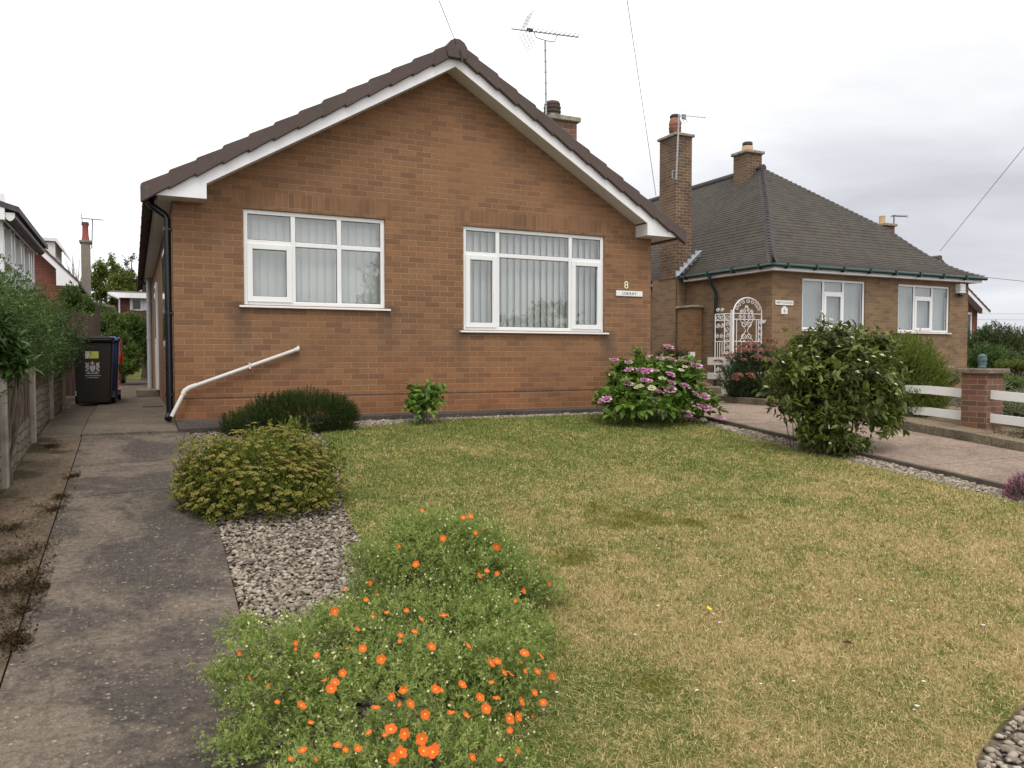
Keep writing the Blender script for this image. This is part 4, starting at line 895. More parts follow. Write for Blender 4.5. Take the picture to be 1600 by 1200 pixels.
# ------------------------------------------------------------------ boundary fence on the left
POST = M('concrete_post', flat_fn((.30, .27, .22), .95, .15, 7, bump=.4, bscale=120, dirt=(.12, .12, .06), dscale=4, dlo=.5))
def planks_fn(N):
    P = N.pos(); s = N.sep(P); st = N.noise(N.mapping(P, (6, 14, .7)), 6, 4, .6)
    pl = N.new('ShaderNodeTexWhiteNoise', noise_dimensions='1D'); N.set(pl.inputs['W'], N.math('FLOOR', N.math('MULTIPLY', s[1], 9.1)))
    col = N.mix(pl.outputs['Value'], (.075, .042, .035), (.125, .08, .062)); col = N.mix(1.0, col, N.ramp(st, [(.25, .55), (.75, 1.25)]), 'MULTIPLY')
    col = N.mix(N.ramp(N.noise(P, 3, 4), [(.5, 0), (.7, .6)]), col, (.13, .12, .09))
    return {'Base Color': col, 'Roughness': .9, 'Normal': N.bump(st, .4, .01)}
PLANK = M('stained_fence_board', planks_fn)
def rubble_fn(N):
    P = N.pos(); u, v, _ = wallcoord(N); nz = N.new('ShaderNodeTexNoise', i_Scale=5.0, i_Detail=3.0); N.set(nz.inputs['Vector'], P)
    w_ = N.new('ShaderNodeVectorMath', operation='SCALE'); N.set(w_.inputs[0], nz.outputs['Color']); w_.inputs['Scale'].default_value = .10
    ad = N.new('ShaderNodeVectorMath', operation='ADD'); N.set(ad.inputs[0], N.comb(u, v)); N.set(ad.inputs[1], w_.outputs[0])
    b = N.new('ShaderNodeTexBrick', offset=.37, i_Scale=1.0, i_Mortar_Size=.009, i_Mortar_Smooth=.6, i_Brick_Width=.27, i_Row_Height=.085, i_Color1=(.30, .25, .18), i_Color2=(.20, .165, .12), i_Mortar=(.09, .075, .05), squash=.7, squash_frequency=2); N.set(b.inputs['Vector'], ad.outputs[0])
    f = N.noise(P, 38, 5, .7); col = N.mix(1.0, b.outputs['Color'], N.ramp(f, [(.2, .55), (.8, 1.25)]), 'MULTIPLY')
    col = N.mix(N.ramp(N.noise(P, 3, 5, .6), [(.5, 0), (.7, .6)]), col, (.1, .1, .045))
    return {'Base Color': col, 'Roughness': .95, 'Normal': N.bump(N.math('SUBTRACT', N.math('MULTIPLY', f, .6), N.math('MULTIPLY', b.outputs['Fac'], .5)), 1.0, .03)}
RUBBLE = M('stone_faced_board', rubble_fn)
FY = [3.6, 5.45, 7.3, 9.3, 11.3, 13.25]; FX = -.96
FE = thing('boundary_fence', 'brown board fence with concrete posts and stone faced base along the driveway', 'fence', (FX, 8, .5))
for i, y in enumerate(FY):
    g_ = float(gz(0, y)); h = .86 if i < 5 else 1.3
    b = MB(); b.box(FX-.05, FX+.06, y-.05, y+.05, g_-.1, g_+h); b.prism([(FX-.05, y-.05, g_+h), (FX+.06, y-.05, g_+h), (FX+.005, y-.05, g_+h+.03)], (0, .1, 0)); b.build('post', POST, FE, bevel=.008)
    if i+1 < len(FY):
        y1 = FY[i+1]; g1 = float(gz(0, y1)); st = .30 if i < 3 else .52
        b = MB(); b.prism([(FX-.02, y+.0505, g_-.05), (FX-.02, y1-.0505, g1-.05), (FX-.02, y1-.0505, g1+st), (FX-.02, y+.0505, g_+st)], (.04, 0, 0)); b.build('gravel_board', RUBBLE, FE)
        n = 17; b = MB()
        for k in range(n):
            a, c = y+.051+(y1-y-.102)*k/n, y+.051+(y1-y-.102)*(k+1)/n; o_ = .006*(k % 2)+random.uniform(0, .003); ga = g_+(g1-g_)*k/n
            b.box(FX-.01+o_, FX+.014+o_, a, c-.003, ga+st+.02, g_+(g1-g_)*.5+.80+random.uniform(-.006, .006))
        b.build('board_panel', PLANK, FE)
FE2 = thing('fence_panel', 'weathered close boarded panel with a dark post behind the wheelie bins', 'fence', (-1.0, 18, .7))
a_, c_ = pt(113, 470, Y=18), pt(149, 470, Y=18); b = MB(); n = 7
for k in range(n): x = a_[0]-.4+(c_[0]-a_[0]+.4)*k/n; b.box(x, x+(c_[0]-a_[0]+.4)/n-.006, 18+.008*(k % 2), 18.03+.008*(k % 2), .7, 2.46-.25*max(0, k-2)/n)
b.build('board_panel', PLANK, FE2); b = MB(); q = pt(152.5, 478, Y=17.95); b.box(q[0]-.045, q[0]+.045, 17.9, 17.99, .7, q[2]); b.build('post', M('dark_post', flat_fn((.07, .05, .04), .9, .2, 5)), FE2)
# ------------------------------------------------------------------ wheelie bins
def wheelie(label, x0, y0, w_, mat, lidm, zg, h=1.0, dep=.70):
    t = thing('wheelie_bin', label, 'bin', (x0+w_/2, y0+dep/2, zg)); tp = .055
    b = MB(); za, zc = zg+.03, zg+h-.07
    lo = [(x0+tp, y0+.05), (x0+w_-tp, y0+.05), (x0+w_-tp, y0+dep-.13), (x0+tp, y0+dep-.13)]; hi = [(x0+.012, y0), (x0+w_-.012, y0), (x0+w_-.012, y0+dep-.03), (x0+.012, y0+dep-.03)]
    V = [(*p, za) for p in lo]+[(*p, zc) for p in hi]; b.add(V, [(0, 1, 5, 4), (1, 2, 6, 5), (2, 3, 7, 6), (3, 0, 4, 7), (0, 3, 2, 1), (4, 5, 6, 7)]); b.build('body', mat, t, bevel=.02)
    b = MB(); b.box(x0-.004, x0+w_+.004, y0-.022, y0+dep-.02, zc+.0006, zc+.045); b.build('rim', mat, t, bevel=.012)
    b = MB(); b.box(x0-.012, x0+w_+.012, y0-.045, y0+dep+.005, zc+.046, zc+.072); b.box(x0+.05, x0+w_-.05, y0+.02, y0+dep-.06, zc+.0725, zc+.09); b.box(x0+.02, x0+w_-.02, y0-.05, y0-.02, zc+.02, zc+.0455); b.build('lid', lidm, t, bevel=.012)
    b = MB(); b.tube([(x0+.06, y0+dep+.035, zc+.03), (x0+w_-.06, y0+dep+.035, zc+.03)], .016, 8)
    for x in (x0+.06, x0+w_-.06): b.box(x-.02, x+.02, y0+dep-.03, y0+dep+.045, zc+.01, zc+.045)
    b.build('handle', lidm, t)
    for x in (x0-.0, x0+w_-.055):
        b = MB(); yc_ = y0+dep-.09; P = []
        for (xx, r) in ((x, .088), (x, .1), (x+.055, .1), (x+.055, .088)): P.append([(xx, yc_+r*math.cos(2*pi*k/20), zg+.1+r*math.sin(2*pi*k/20)) for k in range(20)])
        V = [p for rg in P for p in rg]; F = [(i*20+k, i*20+(k+1) % 20, (i+1)*20+(k+1) % 20, (i+1)*20+k) for i in range(3) for k in range(20)]+[tuple(range(20))[::-1], tuple(range(60, 80))]; b.add(V, F); b.build('wheel', BLACKP, t)
    return t, zc
BROWNB = M('brown_bin_plastic', flat_fn((.017, .010, .008), .45, .12, 8)); BLUEB = M('blue_bin_plastic', flat_fn((.012, .035, .14), .4, .12, 6)); LIDB = M('pale_blue_lid', flat_fn((.09, .18, .42), .35, .1, 6))
q = pt(145, 633, Z=.74); wl = pt(113, 580, Y=13.8)[0]; wr = pt(178, 580, Y=13.8)[0]
t, zc = wheelie('dark brown wheelie bin with a pale crest and a yellow sticker on its front', wl, 13.78, wr-wl, BROWNB, BROWNB, .735, h=1.06)
PRINT = M('pale_print', flat_fn((.42, .41, .40), .6, .25, 30)); STK = M('yellow_label', flat_fn((.55, .52, .10), .6, .2, 12)); STW = M('white_label', flat_fn((.6, .58, .5), .6, .1, 12)); STG = M('green_label', flat_fn((.30, .42, .12), .6, .1, 12))
def onbin(px, py):   # front face of the brown bin leans back slightly
    z = pt(px, py, Y=13.8)[2]; yy = 13.78+.05*(1-(z-.765)/(zc-.765)); return np.array((pt(px, py, Y=yy)[0], yy, z))
def decal(pts_, m, name, off=.004):
    P = [onbin(*p)-(0, off, 0) for p in pts_]; b = MB(); b.prism(P, (0, .002, 0)); return b.build(name, m, t)
decal([(133, 549), (154, 549), (154, 560), (133, 560)], STK, 'sticker'); decal([(133, 549), (139, 549), (139, 560), (133, 560)], STW, 'sticker', .007); decal([(139, 550), (145, 550), (145, 555), (139, 555)], STG, 'sticker', .007)
cr = MB()
def cp(pts_): cr.prism([onbin(*p)-(0, .005, 0) for p in pts_], (0, .002, 0))
def blob(x, y, rx, ry, n=9, a0=0): cp([(x+rx*math.cos(2*pi*k/n+a0)*(1+.25*(k % 2)), y+ry*math.sin(2*pi*k/n+a0)) for k in range(n)])
cp([(140, 571), (149, 571), (149, 576), (147, 580), (144.5, 582), (142, 580), (140, 576)])
cp([(142, 569.5), (141, 565.5), (143, 567), (144.3, 562.5), (145.6, 567), (147.6, 565.5), (147, 569.5)])
for s_ in (-1, 1):
    blob(144.5+s_*8, 571, 2.2, 3.0); blob(144.5+s_*7.4, 576, 1.8, 2.6, 8); blob(144.5+s_*9.8, 567.5, 1.3, 1.8, 7); blob(144.5+s_*6.6, 568, 1.0, 1.4, 6); blob(144.5+s_*9.6, 579, 1.6, 1.6, 8); blob(144.5+s_*6, 581.2, 1.8, .9, 7); blob(144.5+s_*10.6, 573.5, .7, 2.2, 6)
cp([(134, 582.6), (155, 582.6), (154, 584), (135, 584)]); cr.build('crest', PRINT, t)
cr = MB()
for y, xs in ((586.2, (132.5, 156)), (589.3, (135, 154))):
    x = xs[0]
    while x < xs[1]: wv = random.uniform(.8, 1.9); cp([(x, y), (x+wv, y), (x+wv, y+random.uniform(1.1, 1.6)), (x, y+1.3)]); x += wv+.45
cr.build('print_line', PRINT, t)
wl2, wr2 = pt(128, 580, Y=14.75)[0], pt(187.5, 580, Y=14.75)[0]
wheelie('blue wheelie bin with a paler lid standing close behind the brown one', wl2, 14.72, wr2-wl2, BLUEB, LIDB, .735, h=1.08, dep=.74)
OR = M('orange_plastic', flat_fn((.50, .085, .02), .5, .2, 8)); q0, q1 = pt(183.5, 532, Y=16.2), pt(192, 568, Y=16.2)
b = MB(); n = 7; V = []; F = []
for k in range(n):
    u = k/(n-1)
    for j in range(5): v = j/4; V.append((q0[0]+(q1[0]-q0[0])*(v*(1-.15*math.sin(u*5))), 16.2+.05*math.sin(v*7+u*3), q0[2]+.02+(q1[2]-q0[2]-.02)*u))
F = [(k*5+j, k*5+j+1, (k+1)*5+j+1, (k+1)*5+j) for k in range(n-1) for j in range(4)]
b.add(V, F); V2 = [(x, y+.03, z) for x, y, z in V]; b.add(V2, F); b.box(q0[0]-.02, q0[0]+.01, 16.24, 16.27, .73, q0[2]); tag(b.build('folded_barrier', OR), 'orange red folded plastic standing upright behind the blue bin', 'barrier')

# ------------------------------------------------------------------ buildings on the left
CN = thing('conservatory', 'white framed lean-to conservatory rising above the hedge on the left', 'conservatory', (-2.6, 12, .7))
xw, ys0, ys1, ze = -1.62, 13.1, 17.0, 1.96+CZ
b = MB(); b.box(xw-.14, xw, ys0, ys0+.12, .7, ze-.02); 
for y in (13.95, 14.3, 15.1, 15.45, 16.2, 16.5, 16.9): b.box(xw-.08, xw, y, y+.09, .7, ze-.05)
b.box(xw-.09, xw+.005, ys0+.12, 17.0, .7, 1.6); b.box(xw-.09, xw+.005, ys0+.12, 17.0, 2.85, 2.9); b.box(xw-2.4, xw-.14, ys0, ys0+.1, .7, 1.7); b.box(xw-2.4, xw-.14, ys0+.01, ys0+.09, ze-.2, ze+.05); b.box(xw-1.3, xw-1.2, ys0, ys0+.1, 1.7, ze-.2)
b.build('frame', UPVC, CN)
b = MB(); b.box(xw-.05, xw-.044, ys0+.12, 17.0, 1.6, ze-.05); b.box(xw-2.4, xw-.14, ys0+.05, ys0+.056, 1.7, ze-.2); b.build('glass_pane', GLASS, CN)
b = MB(); b.box(xw-2.5, xw-2.4, ys0, 17.0, .7, ze+.8); b.box(xw-2.4, xw-.1, ys0+.3, 16.9, .7, .75); b.build('inner_wall', M('room_wall', flat_fn((.16, .17, .16), .9, .3, 1.2)), CN)
b = MB(); b.prism([(xw+.22, ys0-.2, ze+.05), (xw-2.6, ys0-.2, ze+.9), (xw-2.6, ys0-.2, ze+.98), (xw+.22, ys0-.2, ze+.13)], (0, 4.2, 0)); b.build('roof', M('dark_roof_sheet', flat_fn((.06, .05, .055), .6, .2, 4)), CN)
b = MB(); b.box(xw+.02, xw+.05, ys0-.15, 17.05, ze-.06, ze+.045); b.box(xw-2.5, xw+.05, ys0-.19, ys0-.151, ze-.06, ze+.3); b.build('fascia', WHITE, CN)
b = MB(); P = [(xw+.05+.12*i/8, ys0-.15, ze-.02-.05*math.sin(pi*i/8)) for i in range(9)]+[(xw+.17, ys0-.15, ze+.045), (xw+.05, ys0-.15, ze+.045)]; b.prism(P, (0, 4.1, 0)); b.build('gutter', M('grey_gutter', flat_fn((.10, .085, .095), .5, .15, 4)), CN)
b = MB(); b.prism([(x-.003, ys0-.162, z) for x, _, z in P], (0, .01, 0)); b.build('gutter_end', WPAINT, CN)
# gable house with dormer
H4 = thing('dormer_house', 'brick house with white barge board and a small white dormer beyond the conservatory', 'house', (-4.5, 27, .7))
a_, c_ = pt(62, 384, Y=26), pt(122, 440, Y=26); sl4 = (a_[2]-c_[2])/(c_[0]-a_[0]); xe_ = c_[0]; xc4 = xe_-2.6; zr4 = c_[2]+2.6*sl4
gable_house(H4, xc4-2.35, xc4+2.35, 26.4, 36, zr4-2.35*sl4-.1, zr4-.1, BRICKR, TILE, .25, yo=.4)
q0, q1 = pt(66, 380, Y=29), pt(98, 396, Y=29); b = MB(); b.box(q0[0]-1.0, q0[0]+.40, 28.4, 31, 3.2, q0[2]-.02); dm = b.build('dormer', WPAINT, H4)
b = MB(); b.prism([(q0[0]-1.1, 28.3, q0[2]), (q0[0]+.42, 28.3, q0[2]), (q1[0]+.1, 28.3, q1[2]-.05), (q1[0]+.1, 28.3, q1[2]+.04), (q0[0]+.46, 28.3, q0[2]+.1), (q0[0]-1.1, 28.3, q0[2]+.1)], (0, 2.8, 0)); b.build('dormer_roof', WHITE, dm)
H5 = thing('distant_house', 'distant house with a slender rendered chimney and tall red pot', 'house', (-3.2, 38, .7))
gable_house(H5, -6.4, -1.2, 38, 47, 3.55, 4.6, BRICKR, TILE, .3)
REND = M('rendered_chimney', flat_fn((.24, .21, .17), .95, .2, 4, dirt=(.12, .1, .08), dscale=2)); zq = pt(134, 377, Y=37.2)[2]; xa, xc = pt(126.5, 400, Y=37)[0], pt(140.5, 400, Y=37)[0]
ch = chimney(H5, xa, xc, 37.0, 37.6, .7, zq-.08, REND, REND, over=.06, caph=.1); xq = (xa+xc)/2
b = MB(); b.lathe(xq, 37.3, [(.16, zq+.02), (.12, zq+.25), (.11, zq+.62), (.15, zq+.7)], 14); b.build('pot', M('red_pot', flat_fn((.30, .075, .06), .8, .2, 6)), ch, smooth=True)
b = MB(); b.lathe(xq, 37.3, [(.15, zq+.701), (.13, zq+.8)], 12); b.build('cowl', DARKMETAL, ch)
t = thing('tv_aerial', 'small aerial on a thin pole beside the tall red chimney pot', 'aerial', (xc, 37.3, zq-.3))
b = MB(); p_ = pt(143.5, 388, Y=37.3); b.tube([p_-(.1, 0, 0), p_, pt(144.5, 343, Y=37.3)], .02, 5); b.build('mast', DARKMETAL, t)
b = MB(); A_, B_ = pt(127, 341, Y=37.5), pt(162, 344, Y=37); b.tube([A_, B_], .016, 5); b.tube([pt(127, 334, Y=37.5), pt(129, 349, Y=37.5)], .014, 5)
for k in range(8): q = A_+(B_-A_)*(.2+.1*k); b.tube([q-(.03, .2, .06), q+(.03, .2, .06)], .01, 4)
b.build('boom', DARKMETAL, t)
# far bungalow
H6 = thing('far_bungalow', 'low red brick bungalow with white windows beyond the back garden', 'house', (1, 38, 1.2))
F6 = 38; a_ = pt(181, 462, Y=F6); zc = pt(200, 462, Y=F6)[2]; b = MB(); b.box(a_[0], 9, F6, F6+8, .8, zc); b.build('wall', BRICKR, H6)
b = MB(); zr6 = pt(200, 452, Y=F6)[2]; b.prism([(a_[0]-.3, F6-.4, zc+.0), (9.3, F6-.4, zc), (9.3, F6+4, zr6+.1), (a_[0]-.3, F6+4, zr6+.1)], (0, 0, .12)); b.build('roof', TILE2, H6)
b = MB(); b.box(a_[0]-.3, 9.3, F6-.44, F6-.401, zc-.12, zc+.1); b.build('fascia', WHITE, H6)
b = MB(); b.prism([pt(168, 457, Y=F6-1.5), pt(186, 465, Y=F6-1.5), pt(186, 467.5, Y=F6-1.5), pt(168, 459.5, Y=F6-1.5)], (0, 1, 0)); b.box(*sorted((pt(185, 470, Y=F6-1)[0], pt(187.5, 470, Y=F6-1)[0])), F6-1.1, F6-1, .8, pt(186, 468, Y=F6-1)[2]); b.build('porch', WHITE, H6)
for (xa, xc) in ((203, 224), (224.5, 250)):
    p0, p1 = pt(xa, 485, Y=F6), pt(xc, 466, Y=F6); f = MB(); f.box(p0[0], p1[0], F6-.03, F6-.001, p0[2], p1[2]); fo = f.build('window', UPVC, H6); f = MB(); f.box(p0[0]+.12, p1[0]-.12, F6-.035, F6-.0305, p0[2]+.06, p1[2]-.08); f.build('pane', MATS['dark_glass'], fo)
OUT = thing('garden_shed', 'low shed with a grey felt roof among shrubs at the end of the path', 'shed', (-1.5, 30, .8))
p0, p1 = pt(146, 468, Y=28), pt(174, 480, Y=28); b = MB(); b.box(p0[0]-.6, p1[0], 28, 30, .7, p1[2]-.02); b.build('wall', M('shed_board', flat_fn((.16, .11, .08), .9, .2, 4)), OUT); b = MB(); b.prism([(p0[0]-.7, 27.9, p0[2]), (p1[0]+.1, 27.9, p1[2]-.05), (p1[0]+.1, 27.9, p1[2]+.04), (p0[0]-.7, 27.9, p0[2]+.09)], (0, 2.2, 0)); b.build('roof', M('roof_felt', flat_fn((.18, .17, .16), .9, .2, 5)), OUT)
p0, p1 = pt(213, 544, Y=34), pt(243, 553, Y=34); b = MB(); b.box(p0[0]-2.5, p1[0]+2, 34.05, 34.4, .8, p0[2]+.08); tag(b.build('rubble_wall', RUBBLE), 'low pale rubble wall at the far edge of the back lawn', 'wall')
b = MB(); zf = pt(225, 490, Y=36)[2]; n = 16
for k in range(n): x = -2.5+k*.4; b.box(x, x+.39, 35.6+.02*(k % 2), 35.63+.02*(k % 2), .9, zf)
tag(b.build('board_fence', PLANK), 'brown board fence in front of the far red brick bungalow', 'fence')
b = MB(); b.box(-.45, .43, 27.3, 27.6, .6, .78); tag(b.build('bed_edging', KERBM), 'dark stone edging at the end of the side path', 'edging')
# ------------------------------------------------------------------ overhead wires
def wire(label, pts_, r=.007, sag=.0):
    P = [np.array(p) for p in pts_]; out = []
    for a, c in zip(P[:-1], P[1:]):
        for k in range(12): u = k/12; out.append(a+(c-a)*u-np.array((0, 0, sag*4*u*(1-u))))
    out.append(P[-1]); b = MB(); b.tube(out, r, 5); tag(b.build('overhead_wire', DARKMETAL), label, 'wire', 'overhead wires')
a_ = pt(713, 68, Y=9.76); c_ = pt(684, -4, Y=8.9); wire('thin overhead wire rising from the end of the ridge of the near brick gable', [a_, c_, a_+(c_-a_)*6], .0045)
a_ = pt(1025, 306, Y=17.4); c_ = pt(979, -6, Y=13.0); wire('overhead wire climbing between the two aerials to the top of the picture', [a_, c_, a_+(c_-a_)*2], .007)
a_ = pt(1469, 392, Y=23.6); c_ = pt(1602, 228, Y=17); wire('overhead wire slanting up from the far right gable', [a_, c_, a_+(c_-a_)*1.8], .010)
a_ = pt(1490, 428, Y=30); c_ = pt(1660, 446, Y=26); wire('nearly level dark wire leaving the eaves at the far right', [a_, c_], .013)
for k, (y0, y1, wd_) in enumerate(((490, 491, 'higher'), (499, 501, 'lower'))):
    wire(f'faint far wire low over the right hand shrubs, the {wd_} of two', [pt(1500, y0, Y=60), pt(1700, y1, Y=52)], .012)
b = MB(); q = pt(722, 92, Y=9.74); b.tube([q+(-.03, 0, .12), q, q+(.01, 0, -.05)], .008, 6); b.box(q[0]-.015, q[0]+.015, 9.735, 9.775, q[2]-.03, q[2]+.04); b.build('wire_bracket', DARKMETAL, H)
# ------------------------------------------------------------------ planting
DIA = (np.array([(0, 0, 0), (.5, -.5, .07), (1, 0, 0), (.5, .5, .07)]), np.array([(0, 1, 2), (0, 2, 3)]))
OVL = (np.array([(0, 0, 0), (.28, -.42, .07), (.28, 0, 0), (.28, .42, .07), (.68, -.36, .03), (.68, 0, -.05), (.68, .36, .03), (1, 0, -.16)]),
       np.array([(0, 1, 2), (0, 2, 3), (1, 4, 5), (1, 5, 2), (2, 5, 6), (2, 6, 3), (4, 7, 5), (5, 7, 6)]))
NDL = (np.array([(0, -.5, 0), (0, .5, 0), (1, 0, 0)]), np.array([(0, 1, 2)]))
def nrm(a): return a/(np.linalg.norm(a, axis=-1, keepdims=True)+1e-9)
def ell(px, py, Y, rx, ry, dk=1.0):
    """ellipsoid seen centred on a pixel with pixel radii, at the distance of plane Y"""
    c = pt(px, py, Y=Y); s = depth(c)/FPX; return (c, np.array((rx*s, rx*s*dk, ry*s)))
def surf(ells, n, shell, lump=.14, zmin=None, down=-.35, power=1.6):
    """points scattered through the outer shell of a lumpy union of ellipsoids; returns points and outward directions"""
    w = np.array([e[1][0]*e[1][2]+e[1][1]*e[1][2]+e[1][0]*e[1][1] for e in ells]); w = w/w.sum(); P, O = [], []; tot = 0; ph = rng.uniform(0, 6, (len(ells), 9))
    for _ in range(60):
        m = n*2; i = rng.choice(len(ells), m, p=w); u = nrm(rng.normal(size=(m, 3))); keep = u[:, 2] > down+rng.uniform(-.25, .25, m); u, i = u[keep], i[keep]
        C = np.array([e[0] for e in ells])[i]; R = np.array([e[1] for e in ells])[i]; q = ph[i]
        lm = 1+lump*(np.sin(5*u[:, 0]+q[:, 0])*np.sin(5*u[:, 1]+q[:, 1])+np.sin(6*u[:, 2]+q[:, 2])*np.sin(7*u[:, 0]+q[:, 3])*.8+.6*np.sin(12*u[:, 0]+q[:, 4])*np.sin(11*u[:, 2]+q[:, 5]))
        p = C+u*R*(lm*(1-shell*rng.random(len(u))**power))[:, None]
        ok = np.ones(len(p), bool)
        for k, (c, r) in enumerate(ells):
            ins = (((p-c)/r)**2).sum(1) < (1-shell)**2*.85; ok &= ~(ins & (i != k))
        zf = gz(p[:, 0], p[:, 1])+(.02 if zmin is None else zmin); ok &= p[:, 2] > zf
        P.append(p[ok]); O.append(nrm(u/R*R.mean())[ok]); tot += ok.sum()
        if tot >= n: break
    return np.concatenate(P)[:n], np.concatenate(O)[:n]
def shoots(ells, n, m, L, ll, lw, tmpl, spread=(.5, 1.2), a=1.0, up=.5, rnd=.5, shell=.45, lump=.14, zmin=None, flatness=.6, down=-.35, power=1.6, tmix=.5, pts=None, taper=.5):
    """n leafy shoots of m leaves each"""
    P, O = surf(ells, n, shell, lump, zmin, down, power) if pts is None else pts
    n = len(P); ax = nrm(O*a+np.array((0, 0, up))+rnd*rng.normal(size=(n, 3)))
    T, F = tmpl; k = len(T)
    t = rng.uniform(0, 1, (n, m)); ax_ = np.repeat(ax[:, None], m, 1)
    L_ = L*rng.uniform(.6, 1.3, (n, 1)); base = P[:, None]+ax_*((t-.85)*L_)[..., None]
    r = rng.normal(size=(n, m, 3)); rad = nrm(r-(r*ax_).sum(-1, keepdims=True)*ax_); th = rng.uniform(*spread, (n, m))*(1.15-.45*t)
    d = nrm(ax_*np.cos(th)[..., None]+rad*np.sin(th)[..., None]); upv = np.array((0, 0, 1.))*flatness+ax_*(1-flatness)+.25*rng.normal(size=(n, m, 3))
    nn = nrm(upv-(upv*d).sum(-1, keepdims=True)*d); rt = np.cross(d, nn); s = rng.uniform(.6, 1.25, (n, m))*(1-taper*.5*t)
    V = base[:, :, None]+d[:, :, None]*(T[:, 0]*ll)[None, None, :, None]*s[..., None, None]+rt[:, :, None]*(T[:, 1]*lw)[None, None, :, None]*s[..., None, None]+nn[:, :, None]*(T[:, 2]*ll)[None, None, :, None]*s[..., None, None]
    ti = np.clip(tmix*np.repeat(rng.random((n, 1)), m, 1)+(1-tmix)*rng.random((n, m)), 0, 1)
    Ff = (F[None]+(np.arange(n*m)*k)[:, None, None]).reshape(-1, F.shape[1])
    return V.reshape(-1, 3), Ff, np.repeat(ti.reshape(-1), k)
def merge(*parts):
    V, F, T = [], [], []; b = 0
    for v, f, t in parts: V.append(v); F.append(f+b); T.append(t); b += len(v)
    return np.concatenate(V), np.concatenate(F), np.concatenate(T)
STEM = M('brown_stem', flat_fn((.085, .06, .04), .9, .3, 20)); GSTEM = M('green_stem', flat_fn((.10, .13, .05), .8, .2, 10)); BARK = M('grey_bark', flat_fn((.12, .095, .07), .95, .3, 12, bump=.5))
def stems(parent, root, ells, n, r=.008, m=STEM, name='stem', frac=.8, spread=.05):
    b = MB(); cc = np.mean([e[0] for e in ells], 0); lowz = min(e[0][2]-e[1][2] for e in ells); root = np.array((cc[0], cc[1], max(root[2], float(gz(cc[0], cc[1]))) if lowz < root[2]+.6 else root[2]))
    for k in range(n):
        e = ells[k % len(ells)]; u = rng.normal(size=3); u[2] = abs(u[2])+.2; u /= np.linalg.norm(u); q = e[0]+u*e[1]*frac
        p0 = np.array(root)+np.array((rng.normal(0, spread), rng.normal(0, spread), -.02)); mid = p0*.45+q*.55+np.array((0, 0, .08))*np.linalg.norm(q-p0)+rng.normal(0, .03, 3)
        b.tube([p0, p0*.72+mid*.28+(0, 0, .02), mid, mid*.4+q*.6, q], [r, r*.85, r*.65, r*.5, r*.3], 5)
    return b.build(name, m, parent, smooth=True)
def plant(name, label, cat, root, group=None):
    return thing(name, label, cat, root, group)
def hit(ells, px, py, k=1.0):
    """first point where the sight line meets the plant"""
    d = ray(px, py); best = None
    for c, r in ells:
        r = r*k; o = (CAM-c)/r; v = d/r; A, B, Cc = v@v, 2*o@v, o@o-1; D = B*B-4*A*Cc
        if D > 0:
            t = (-B-math.sqrt(D))/(2*A)
            if best is None or t < best[0]: p = CAM+d*t; nn = (p-c)/r**2; best = (t, p, nn/np.linalg.norm(nn))
    if best is None:
        c = min(ells, key=lambda e: np.linalg.norm(np.cross(e[0]-CAM, d))/np.linalg.norm(d)); t = (c[0]-CAM)@d/(d@d); return CAM+d*t, np.array((0, -.5, .85))
    return best[1], best[2]
def place_flowers(me_obj, parent, spots, smin=.85, smax=1.15, face=(.0, -.55, .6), wob=.35):
    """copies of one flower mesh, each a child of its plant"""
    first = True; w0 = wloc(parent)
    for p, nn in spots:
        o = me_obj if first else me_obj.copy()
        if not first: COL.objects.link(o)
        first = False; o.parent = parent; o.location = Vector(p)-w0
        dv = nn*.8+np.array(face)+wob*rng.normal(size=3); o.rotation_euler = Vector(dv).to_track_quat('Z', 'Y').to_euler(); s = random.uniform(smin, smax); o.scale = (s, s, s*random.uniform(.8, 1.3))
# ---- orange potentilla in the foreground
POT = [ell(700, 925, 3.75, 148, 110, .8), ell(660, 1010, 3.3, 200, 95, .8), ell(600, 1120, 2.85, 235, 135, .8), ell(430, 1060, 2.95, 90, 95), ell(785, 1090, 2.8, 72, 125), ell(600, 1260, 2.4, 260, 130, .6), ell(790, 940, 3.6, 62, 70), ell(600, 930, 3.7, 62, 75)]
POT += [ell(520, 1000, 3.3, 75, 62), ell(770, 1010, 3.2, 80, 90), ell(700, 870, 3.8, 120, 70, .7)]
SPR = [ell(385, 985, 3.2, 45, 40), ell(345, 1050, 3.0, 38, 30), ell(570, 870, 3.8, 40, 38), ell(845, 920, 3.6, 45, 50), ell(650, 825, 3.9, 70, 34), ell(730, 850, 3.8, 70, 40), ell(380, 1160, 2.7, 55, 45), ell(820, 1000, 3.2, 60, 60)]
root = gpt(640, 1110); pp = plant('potentilla_shrub', 'feathery green shrub with many small orange flowers nearest the camera', 'shrub', root)
PL = leaf_mat('potentilla_leaf', [(0, (.12, .19, .045)), (.4, (.255, .335, .09)), (.75, (.40, .465, .15)), (1, (.57, .54, .23))], .4, .75, .06)
V, F, T = merge(shoots(POT, 13500, 15, .07, .019, .0065, DIA, (.5, 1.4), 1, .6, .55, shell=.5, lump=.12, flatness=.3), shoots(SPR, 1700, 15, .08, .020, .0062, DIA, (.5, 1.3), 1, .7, .7, shell=.95, lump=.2, flatness=.3))
npmesh('foliage', V, F, PL, pp, tint=T)
stems(pp, root, POT+SPR, 60, .0035, spread=.2, frac=.7)
PETAL = leaf_mat('orange_petal', [(0, (.72, .13, .02)), (.5, (.80, .17, .025)), (.85, (.85, .26, .04)), (1, (.85, .42, .1))], .25, .6, .2); YEL = M('yellow_anther', flat_fn((.80, .42, .04), .7, .1, 30))
